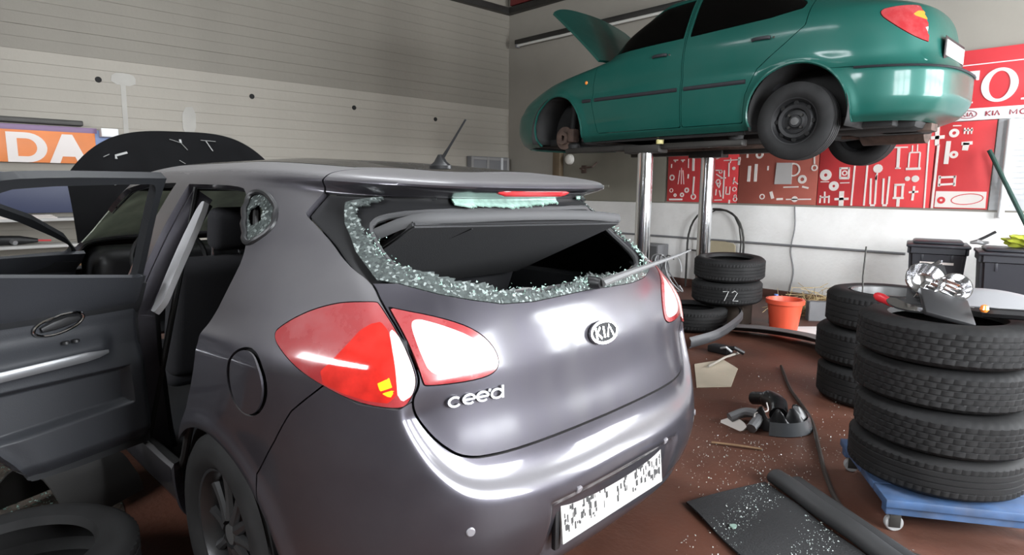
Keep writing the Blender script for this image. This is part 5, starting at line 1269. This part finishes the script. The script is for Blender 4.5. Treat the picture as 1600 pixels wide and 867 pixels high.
# chalk number on the middle tyre: facing the camera
ch = bpy.data.objects['car_tyre.008'] if 'car_tyre.008' in bpy.data.objects else None
mid = [o for o in bpy.data.objects if o.get('label', '').startswith('middle tyre of the far pile')][0]
q0 = math.atan2(-mid.location.y, -mid.location.x) + .12 - .5
def on_tyre(x, z): q = q0 + x/.335; return (.3335*math.cos(q), .3335*math.sin(q), z)
for ln in ([(-.07, .04), (-.02, .045), (-.055, -.045)], [(.01, .035), (.035, .05), (.06, .03), (.02, -.045), (.07, -.045)]):
    tube('chalk_mark', [on_tyre(*p) for p in ln], .004, mat('chalk', (.45, .45, .44), .9), mid, seg=5)
# loose tyre on the floor by the open door
tyre_obj(tyre_mesh(.34, .21, .215, pattern=1), 'car_tyre', M_ty2, (-2.325, .085, .112), (.0, .0, .3), 'loose tyre lying on the floor under the open rear door', None)

# ---------------------------------------------------------------- parts heaped on the near stack
hl = empty('broken_headlamp', (-.62, 2.93, ZT+.02), 0); tag(hl, 'broken chrome headlamp with black cover on the near tyre stack', 'headlamp')
M_lamp = mat('lamp_chrome', (.72, .72, .73), .15, metal=1.)
V, F = lathe([(0, 0), (.03, .004), (.055, .022), (.07, .05), (.073, .065), (.069, .065), (.052, .028), (.03, .010), (0, .006)], 28)
for loc, rot, s_ in (((-.06, .02, .09), (.9, .5, .2), 1.0), ((.045, .05, .08), (1.2, -.2, .5), .8)):
    o = link_mesh('reflector_bowl', V, F, M_lamp, hl); o.location = loc; o.rotation_euler = rot; o.scale = (s_, s_, s_)
bm = bmesh.new(); b_box(bm, -.09, .09, -.075, .075, -.01, .01, bevel=.006); obj_bm('black_cover', bm, M_black, hl, loc=(.06, -.09, .03), rot=(.55, .25, .6))
prism('silver_bezel', chaikin([(-.10, 0), (-.02, -.03), (.10, .0), (.11, .02), (.0, .015), (-.09, .05)], 1), .008, M_lamp, hl, frame=((-.06, -.11, .01), (.9, -.1, -.1), (.1, .8, .4), (0, -.4, .9)))
for k in range(5): box('reflector_fin', (-.05, .05, -.003, .003, 0, .05), M_lamp, hl, bevel=.001, loc=(-.02 + .012*k, -.03 + .02*k, .03 + .01*k), rot=(.3, .4, .5))
quad_board('housing_side', [(-.11, .05, .14), (.0, .09, .18), (.06, .06, .02), (-.10, .0, .0)], .01, M_black, hl)
quad_board('bright_edge', [(-.12, .03, .11), (-.01, .07, .20), (.0, .085, .19), (-.10, .04, .10)], .006, M_lamp, hl)
lathe_obj('orange_bulb', [(0, .03), (.012, .025), (.016, .01), (.010, 0)], mat('bulb_orange', (.85, .25, .04), .2, coat=1.), hl, seg=16, loc=(.17, -.03, .02))
rh = empty('red_handle', (-.775, 2.90, ZT+.005), .0); tag(rh, 'red plastic tool handle lying on the near tyre stack', 'tool')
tube('grip', spline([(-.06, .035, .045), (-.02, .015, .035), (.03, -.01, .026), (.06, -.02, .022)], 12), [.012, .018, .02, .02, .018, .018, .019, .019, .018, .016, .014, .010], mat('red_plastic', (.55, .025, .035), .35), rh, seg=12)
tube('shaft', [(.055, -.018, .022), (.15, -.05, .016)], .008, M_black, rh, seg=8)
gp = empty('plastic_sheet', (-.36, 3.05, ZT+.01)); tag(gp, 'light grey plastic sheet on the near tyre stack beside the broken headlamp', 'plastic sheet')
HVp = np.zeros((9, 15, 3))
for i in range(9):
    for j in range(15):
        u, w = j/14, i/8; HVp[i, j] = (-.20 + .5*u, -.10 + .22*w + .05*u, .03 + .06*math.sin(w*2.6)*(1-.5*u) + .012*math.sin(u*7))
mk('sheet', thicken(grid_mesh(HVp), .006), mat('pale_grey_plastic', (.26, .26, .27), .45), gp)
tube('dark_clip', [(-.10, -.10, .02), (.02, -.11, .03), (.10, -.10, .02)], .02, M_black, gp, seg=8)

# ---------------------------------------------------------------- wheelie bins
M_bin = mat('dark_grey_bin', (.022, .023, .029), .42, var=.1)
def wheelie_bin(x, y, w, d, h, rz, label, sticker):
    b = empty('wheelie_bin', (x, y, 0), rz); tag(b, label, 'bin', 'wheelie bins by the back wall')
    bm = bmesh.new(); A_ = []
    for z_, k in ((.03, .80), (h*.86, .97), (h*.87, 1.03), (h*.93, 1.03), (h*.93, .95)):
        A_.append([bm.verts.new((sx*w/2*k, sy*d/2*k, z_)) for sx, sy in ((-1, -1), (1, -1), (1, 1), (-1, 1))])
    for i in range(len(A_)-1):
        for j in range(4): bm.faces.new((A_[i][j], A_[i][(j+1) % 4], A_[i+1][(j+1) % 4], A_[i+1][j]))
    bm.faces.new(A_[0][::-1]); bm.faces.new(A_[-1])
    bmesh.ops.bevel(bm, geom=[e for e in bm.edges if abs(e.verts[0].co.z - e.verts[1].co.z) > .02], offset=.03, segments=3, affect='EDGES')
    obj_bm('bin_body', bm, M_bin, b)
    bm = bmesh.new(); b_box(bm, -w/2*1.08, w/2*1.08, -d/2*1.10, d/2*1.06, h*.93, h*.965, bevel=.012); lid = obj_bm('lid', bm, M_bin, b)
    bm = bmesh.new(); b_box(bm, -w/2*.86, w/2*.86, -d/2*.85, d/2*.9, h*.965, h, bevel=.02); obj_bm('lid_dome', bm, M_bin, lid)
    tube('handle_bar', [(-w/2*.9, d/2*1.12, h*.95), (w/2*.9, d/2*1.12, h*.95)], .014, M_bin, b, seg=10)
    for sx in (-1, 1): lathe_obj('bin_wheel', [(.02, -.02), (.085, -.02), (.095, 0), (.085, .02), (.02, .02)], M_rubber, b, seg=24, axis='x', loc=(sx*w/2*.82, d/2*.8, .095))
    for sx in (-.25, .25): box('front_rib', (sx*w-.01, sx*w+.01, -d/2*.985, -d/2*.93, h*.78, h*.86), M_bin, b, bevel=.003)
    if sticker:
        f_ = ((0, -d/2*.985, h*.70), (1, 0, 0), (0, .13, .99), (0, -.99, .13))
        strokes('sticker', [[(-.13, .06), (.13, .06)]], .022, .003, M_outline, b, frame=((0, -d/2*.972, h*.70), (1, 0, 0), (0, -.10, .995), (0, -.995, -.10)))
        strokes('sticker_marks', [[(-.10, .0), (-.08, .0)], [(-.07, .005), (-.05, .005)], [(-.04, 0), (-.03, 0)], [(0, .004), (.012, .004)], [(.02, -.004), (.04, -.004)]], .026, .003, M_outline, b, frame=((0, -d/2*.968, h*.70), (1, 0, 0), (0, -.10, .995), (0, -.995, -.10)))
    return b
wheelie_bin(-1.50, 6.98, .46, .46, .87, math.radians(14), 'dark grey wheelie bin with a pale sticker, against the white wall', True)
wheelie_bin(-.90, 6.70, .46, .46, .86, math.radians(14), 'dark grey wheelie bin with a yellow bag on its lid', False)
yb_ = empty('yellow_bag', (-.80, 6.74, .865)); tag(yb_, 'crumpled yellow-green bag on the right-hand wheelie bin', 'bag')
bm = bmesh.new(); bmesh.ops.create_icosphere(bm, subdivisions=4, radius=1.)
for v in bm.verts:
    n_ = .78 + .22*math.sin(v.co.x*5+1)*math.cos(v.co.y*6) + .10*math.sin(v.co.z*9 + v.co.x*7) ; v.co = Vector((v.co.x*.20*n_, v.co.y*.13*n_, max(v.co.z*.075*n_ + .05, 0)))
obj_bm('bag_body', bm, mat('yellow_green_bag', (.42, .46, .05), .45, var=.4, var_scale=14), yb_)
tube('bag_knot', [(.02, -.02, .09), (.03, -.03, .13), (.05, -.02, .15)], [.02, .012, .025], mat('yellow_green_bag', (.42, .46, .05), .45), yb_, seg=10)
gt = empty('pipe_wrench', (-1.12, 6.62, .87)); tag(gt, 'dark hand tool with grey jaws lying on the wheelie bin lid', 'tool')
tube('tool_shaft', [(-.05, 0, .015), (.02, .02, .06), (.10, .05, .12)], .012, M_black, gt, seg=8); tube('tool_jaw', [(-.06, -.02, .02), (-.01, -.02, .03), (.03, 0, .02), (.07, -.01, .03)], [.012, .022, .02, .01], mat('tool_grey', (.3, .3, .3), .4, metal=.6), gt, seg=10)

# ---------------------------------------------------------------- bucket, bottle, boards, straw, body panels on the floor
bk = empty('bucket', (-2.42, 5.84, 0)); tag(bk, 'orange-red plastic bucket on the floor by the tyre pile', 'bucket')
M_bk = mat('orange_red_plastic', (.58, .075, .035), .4, var=.08)
lathe_obj('bucket_body', [(0, .008), (.112, .008), (.116, .0), (.12, .0), (.158, .295), (.158, .27), (.172, .27), (.172, .31), (.150, .31), (.146, .29), (.110, .016), (0, .016)], M_bk, bk, seg=40)
tube('bucket_handle', [(.168*math.cos(q), .06*math.sin(q) + .10*math.sin(q), .285 - .02*math.sin(q)) for q in np.linspace(0, math.pi, 18)], .004, M_ltgrey, bk, seg=6)
bt = empty('plastic_bottle', (-2.63, 6.12, 0)); tag(bt, 'clear crumpled plastic bottle between the tyre pile and the bucket', 'bottle')
M_pet = mat('clear_plastic', (.72, .76, .78), .12, trans=.6, ior=1.3)
lathe_obj('bottle_body', [(0, 0), (.055, 0), (.06, .02), (.055, .08), (.06, .13), (.054, .18), (.025, .24), (.018, .26), (.018, .275), (0, .275)], M_pet, bt, seg=24); lathe_obj('cap', [(0, .295), (.02, .295), (.02, .27), (0, .27)], mat('cap_blue', (.1, .2, .5), .4), bt, seg=16)
fb = prism('white_board', [(-2.44, 6.01), (-2.30, 5.78), (-1.88, 5.68), (-1.95, 6.20), (-2.20, 6.29)], .012, mat('white_board_paint', (.66, .66, .64), .5), None, frame=((0, 0, .001), (1, 0, 0), (0, 1, 0), (0, 0, 1)), smooth=False)
tag(fb, 'white board lying on the floor behind the bucket', 'board')
ga = quad_board('grey_block', [(-2.50, 6.55, .20), (-2.30, 6.72, .20), (-2.30, 6.72, .002), (-2.50, 6.55, .002)], .10, mat('grey_stone', (.14, .14, .145), .7, var=.2), None); tag(ga, 'grey block standing in front of the straw heap', 'block')
V, F = [], []
r3 = random.Random(9)
for k in range(620):
    c0 = Vector((-2.46 + max(-.5, min(.5, r3.gauss(0, .24))), 6.95 + max(-.3, min(.3, r3.gauss(0, .15))), 0)); c0.z = abs(r3.gauss(0, .5))*.22*math.exp(-((c0.x+2.5)/.35)**2) + .008
    d = Vector((r3.gauss(0, 1), r3.gauss(0, 1), r3.gauss(0, .45))).normalized()*r3.uniform(.04, .14)
    if c0.z - abs(d.z) < .004: c0.z = abs(d.z) + .004
    n_ = d.cross(Vector((0, 0, 1))).normalized()*.0032; u_ = n_.cross(d).normalized()*.0032
    b = len(V); V += [tuple(c0-d+n_), tuple(c0-d-n_*.5+u_), tuple(c0-d-n_*.5-u_), tuple(c0+d+n_), tuple(c0+d-n_*.5+u_), tuple(c0+d-n_*.5-u_)]
    F += [(b, b+1, b+4, b+3), (b+1, b+2, b+5, b+4), (b+2, b, b+3, b+5), (b+2, b+1, b), (b+3, b+4, b+5)]
tag(link_mesh('straw', V, F, mat('dry_straw', (.50, .38, .20), .7, var=.3, var_scale=20), smooth=False), 'loose heap of dry straw along the foot of the white wall', 'straw', kind='stuff')
# loose bumper cover lying face up
P0 = spline([(-2.68, 5.26, 0), (-2.45, 5.36, 0), (-2.05, 5.36, 0), (-1.62, 5.12, 0), (-1.36, 4.86, 0)], 40)
BV = np.zeros((14, 40, 3))
for j in range(40):
    tn = P0[min(j+1, 39)] - P0[max(j-1, 0)]; tn /= np.linalg.norm(tn); nn = np.array([tn[1], -tn[0], 0])
    for i in range(14):
        w = i/13; prof = np.array([.26*(1-w) - .06, .012 + .11*math.sin(min(1, w*1.15)*math.pi*.62)**1.2])
        BV[i, j] = P0[j] - nn*(prof[0]) + np.array([0, 0, prof[1]*(1 - .35*abs(j/39-.5))])
gm = grid_mesh(BV); 
bcv = mk('bumper_cover', thicken(gm, .006), mat('dull_grey_plastic', (.095, .09, .092), .55, dust=(.2, .17, .15), dust_amt=.4, dust_scale=4), None); tag(bcv, 'long curved dark grey bumper cover lying on the floor', 'car part')
P1 = spline([(-2.78, 5.62, .16), (-2.66, 5.45, .17), (-2.58, 5.15, .14), (-2.58, 4.85, .09), (-2.66, 4.55, .055)], 30)
AV = np.array([[P1[j] + np.array([0, 0, dz]) + np.array([dx, 0, 0]) for j in range(30)] for dz, dx in ((-.045, .0), (-.02, .018), (.02, .018), (.045, 0))])
al_ = mk('arch_trim', thicken(grid_mesh(AV), .005), mat('grey_trim_plastic', (.055, .055, .058), .5), None); tag(al_, 'thin curved grey trim strip in front of the tyre pile', 'car part')
cbp = prism('cardboard_sheet', [(-2.38, 4.17), (-2.08, 3.69), (-1.93, 3.88), (-2.10, 4.31), (-2.30, 4.46)], .006, mat('pale_cardboard', (.46, .40, .31), .8, var=.12), None, frame=((0, 0, .001), (1, 0, 0), (0, 1, 0), (0, 0, 1)), smooth=False); tag(cbp, 'pale cardboard sheet on the floor beside the hatchback', 'cardboard')
stk = tube('stick', [(-2.25, 4.14, .022), (-2.28, 4.45, .028), (-2.30, 4.73, .012)], .009, mat('stick_grey', (.36, .33, .29), .6), seg=8); tag(stk, 'thin pale stick lying across the cardboard sheet', 'stick')
br_ = empty('black_bracket', (-2.42, 4.66, 0)); tag(br_, 'small black plastic bracket on the floor behind the cardboard', 'car part')
box('bracket_body', (-.10, .08, -.06, .06, .0, .06), M_black, br_, bevel=.015); tube('bracket_arm', [(.05, 0, .04), (.13, -.03, .07), (.18, .02, .03)], .018, M_black, br_, seg=8); tube('bracket_clip', [(.02, -.05, .05), (.08, -.08, .075), (.12, -.06, .04)], .009, M_ltgrey, br_, seg=8)
st2 = tube('wooden_strip', [(-1.54, 2.915, .007), (-1.43, 2.965, .012), (-1.32, 3.03, .007)], .007, mat('brown_wood', (.22, .13, .07), .7), seg=8, flat=(1.2, .8)); tag(st2, 'thin brown wooden strip on the floor below the black lamp housing', 'stick')
# smashed lamp housing on the floor
fh = empty('lamp_housing', (-1.46, 3.36, 0)); tag(fh, 'smashed black lamp housing with white reflector on the floor', 'headlamp')
HVl = np.zeros((13, 25, 3))
for i in range(13):
    for j in range(25):
        q = -1.9 + 2.6*j/24; w = i/12; R_ = .20 - .09*w
        HVl[i, j] = (R_*math.cos(q)*1.0 + .02, R_*math.sin(q)*.9 + .10 - .06*w, .008 + .13*math.sin(w*math.pi*.55)*(.75 + .25*math.sin(j*.9)))
hm_ = grid_mesh(HVl); mk('housing_shell', thicken(hm_, .012), mat('gloss_black_plastic', (.010, .010, .011), .35), fh)
LV = np.array([[(.225*math.cos(q)*(1-.05*k), .215*math.sin(q)*(1-.05*k) + .08, .004 + .035*k) for q in np.linspace(-1.2, .9, 18)] for k in range(3)])
mk('lens_rim', thicken(grid_mesh(LV), .008), mat('cloudy_lens', (.07, .075, .08), .25, coat=.6), fh)
prism('white_reflector', chaikin([(-.19, -.14), (-.06, -.24), (.0, -.15), (-.05, -.09), (-.13, -.06)], 1), .010, M_outline, fh, frame=((-.03, .0, .05), (1, 0, .1), (0, .9, .3), (-.1, -.3, .95)))
tube('black_duct', spline([(-.20, .28, .05), (-.10, .24, .08), (.0, .16, .09), (.06, .04, .07)], 16), [.04]*5 + [.055]*6 + [.05]*5, mat('gloss_black_plastic', (.01, .01, .011), .35), fh, seg=12)
tube('hose_bracket', spline([(-.16, -.10, .03), (-.10, -.02, .06), (-.02, -.04, .07), (.0, -.16, .03)], 16), .028, M_grey, fh, seg=10)
tube('loose_wire', spline([(-.02, .06, .12), (.02, -.02, .10), (-.02, -.08, .09), (.0, -.12, .06)], 14), .004, M_outline, fh, seg=6)
# hose across the floor
hs_ = tube('floor_hose', spline([(-1.90, 4.60, .012), (-1.62, 4.10, .012), (-1.30, 3.62, .012), (-1.12, 3.25, .012), (-.97, 2.94, .012), (-.84, 2.72, .012), (-.70, 2.56, .012), (-.52, 2.52, .012), (-.30, 2.60, .012), (.05, 2.80, .012)], 90), .011, mat('dark_hose', (.035, .028, .024), .5), seg=8); tag(hs_, 'thin dark hose snaking across the floor around the dolly', 'hose')
# rubber mat with rolled edge, sprinkled with glass
mat_o = empty('floor_mat', (-1.282, 2.239, 0)); tag(mat_o, 'black rubber floor mat covered in glass crumbs with one edge rolled up', 'mat')
M_mat = mat('black_mat', (.020, .020, .021), .75, bump=.5, bump_scale=160)
A_, Bm, Cm = Vector((0, 0)), Vector((.142, .436)), Vector((.62, -.36))
NV = np.zeros((9, 17, 3))
for i in range(9):
    for j in range(17):
        p = Bm*(i/8) + Cm*(j/16); NV[i, j] = (p.x, p.y, .010 + .004*math.sin(j*.8+i*.5))
nm_ = grid_mesh(NV); nm_['F'] = nm_['F'][:, ::-1]
mk('mat_sheet', thicken(nm_, .008), M_mat, mat_o)
tube('rolled_edge', [(Bm.x + Cm.x*k/12 + .03, Bm.y + Cm.y*k/12 + .035, .040 + .003*math.sin(k)) for k in range(13)], .036, mat('roll_rubber', (.03, .03, .031), .6), mat_o, seg=16, flat=(1.25, .95))
tube('rolled_edge', [(Bm.x + Cm.x*k/12 + .10, Bm.y + Cm.y*k/12 + .085, .026) for k in range(13)], .024, mat('roll_rubber', (.03, .03, .031), .6), mat_o, seg=14, flat=(1.6, .95))
# ---------------------------------------------------------------- broken glass on the floor
def fl_place():
    while True:
        if rng.random() < .55: x, y = -1.05 + rng.normal()*.35, 2.75 + rng.normal()*.45
        else: x, y = rng.uniform(-2.4, -.5), rng.uniform(1.9, 4.6)
        if (x + .585)**2 + (y - 3.02)**2 < .20: continue
        if y < 2.35 and x < -1.15: continue
        # on the mat?
        q = Vector((x + 1.282, y - 2.239)); det = Bm.x*Cm.y - Bm.y*Cm.x; i = (q.x*Cm.y - q.y*Cm.x)/det; j = (Bm.x*q.y - Bm.y*q.x)/det
        return (x, y, .018 if (0 < i < 1 and 0 < j < 1) else .003)
M_chip = mat('glass_chips', (.62, .70, .67), .2, trans=.2)
V, F = chips(1500, fl_place, .0025, .0065); tag(link_mesh('floor_glass', V, F, M_chip, smooth=False), 'small glass crumbs scattered over the brown floor', 'broken glass', kind='stuff')
def mat_place():
    i, j = rng.random(), rng.random(); p = Bm*i + Cm*j
    if rng.random() > .25 + .75*math.exp(-j*2): i *= .8
    return (p.x, p.y, .016)
V, F = chips(1300, mat_place, .002, .0055); tag(link_mesh('mat_crumbs', V, F, M_chip, mat_o, smooth=False), kind='stuff')
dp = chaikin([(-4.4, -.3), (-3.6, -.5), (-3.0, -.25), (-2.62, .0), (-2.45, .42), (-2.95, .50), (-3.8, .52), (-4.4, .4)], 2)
so = prism('dirt_and_shade', dp.tolist(), .003, mat('dark_dirt_shade', (.035, .026, .019), .9, var=.6, var_scale=12, bump=1., bump_scale=30), None, smooth=False); so.location = (0, 0, .0005)  # floor patch: dirt, with the shade beside the car painted in
tag(so, 'patch of dark oily dirt and painted shade on the floor beside the open door', 'dirt', kind='stuff')
def lf_place(): return (rng.uniform(-4.4, -2.9), rng.uniform(-.4, .50), .003)
V, F = chips(4200, lf_place, .004, .013); tag(link_mesh('side_glass', V, F, mat('greenish_chips', (.12, .18, .155), .25, var=.6, var_scale=8), smooth=False), 'greenish glass crumbs thick on the floor beside the open door', 'broken glass', kind='stuff')
for k, (x, y) in enumerate(((-1.22, 2.46), (-1.05, 2.20), (-.93, 2.62), (-1.18, 2.33))):
    P = chaikin([(rng.uniform(.010, .02)*math.cos(q), rng.uniform(.010, .02)*math.sin(q)) for q in np.linspace(0, 5.6, 7)], 1)
    o = prism('glass_shard', P.tolist(), .006, mat('shard_green', (.24, .34, .29), .3), None, frame=((x, y, .019 if k in (2, 1) else .001), (1, 0, 0), (0, 1, 0), (0, 0, 1)), smooth=False)
    tag(o, ('greenish lump of crazed glass on the floor beside the far edge of the mat', 'greenish lump of crazed glass in the middle of the black mat', 'greenish lump of crazed glass near the rolled edge of the mat', 'greenish lump of crazed glass on the mat corner nearest the bumper')[k], 'glass', 'glass lumps around the mat')

# torn wheel-arch liner on the floor under the sill, and a thin rod standing in the tyre stack
LN = np.zeros((7, 19, 3))
for i in range(7):
    for j in range(19):
        th_ = math.radians(8 + 164*j/18); w = i/6
        LN[i, j] = (.21*math.cos(th_)*(1 - .12*w), -.14 + .34*w, .006 + .23*math.sin(th_)*(1 - .2*w) + .006*math.sin(j*1.3))
ln_ = mk('arch_liner', thicken(grid_mesh(LN), .006), mat('liner_black', (.016, .015, .014), .7), None, loc=(-2.98, .30, .004), rot=(0, 0, .5))
tag(ln_, 'torn black wheel-arch liner on the floor behind the loose tyre', 'car part')
rd_ = tube('thin_rod', [(-1.30, 4.32, .60), (-1.335, 4.40, .78), (-1.35, 4.46, .97)], .005, M_steel, seg=6); tag(rd_, 'thin dark rod standing up in the tyre stack by the bins', 'rod')
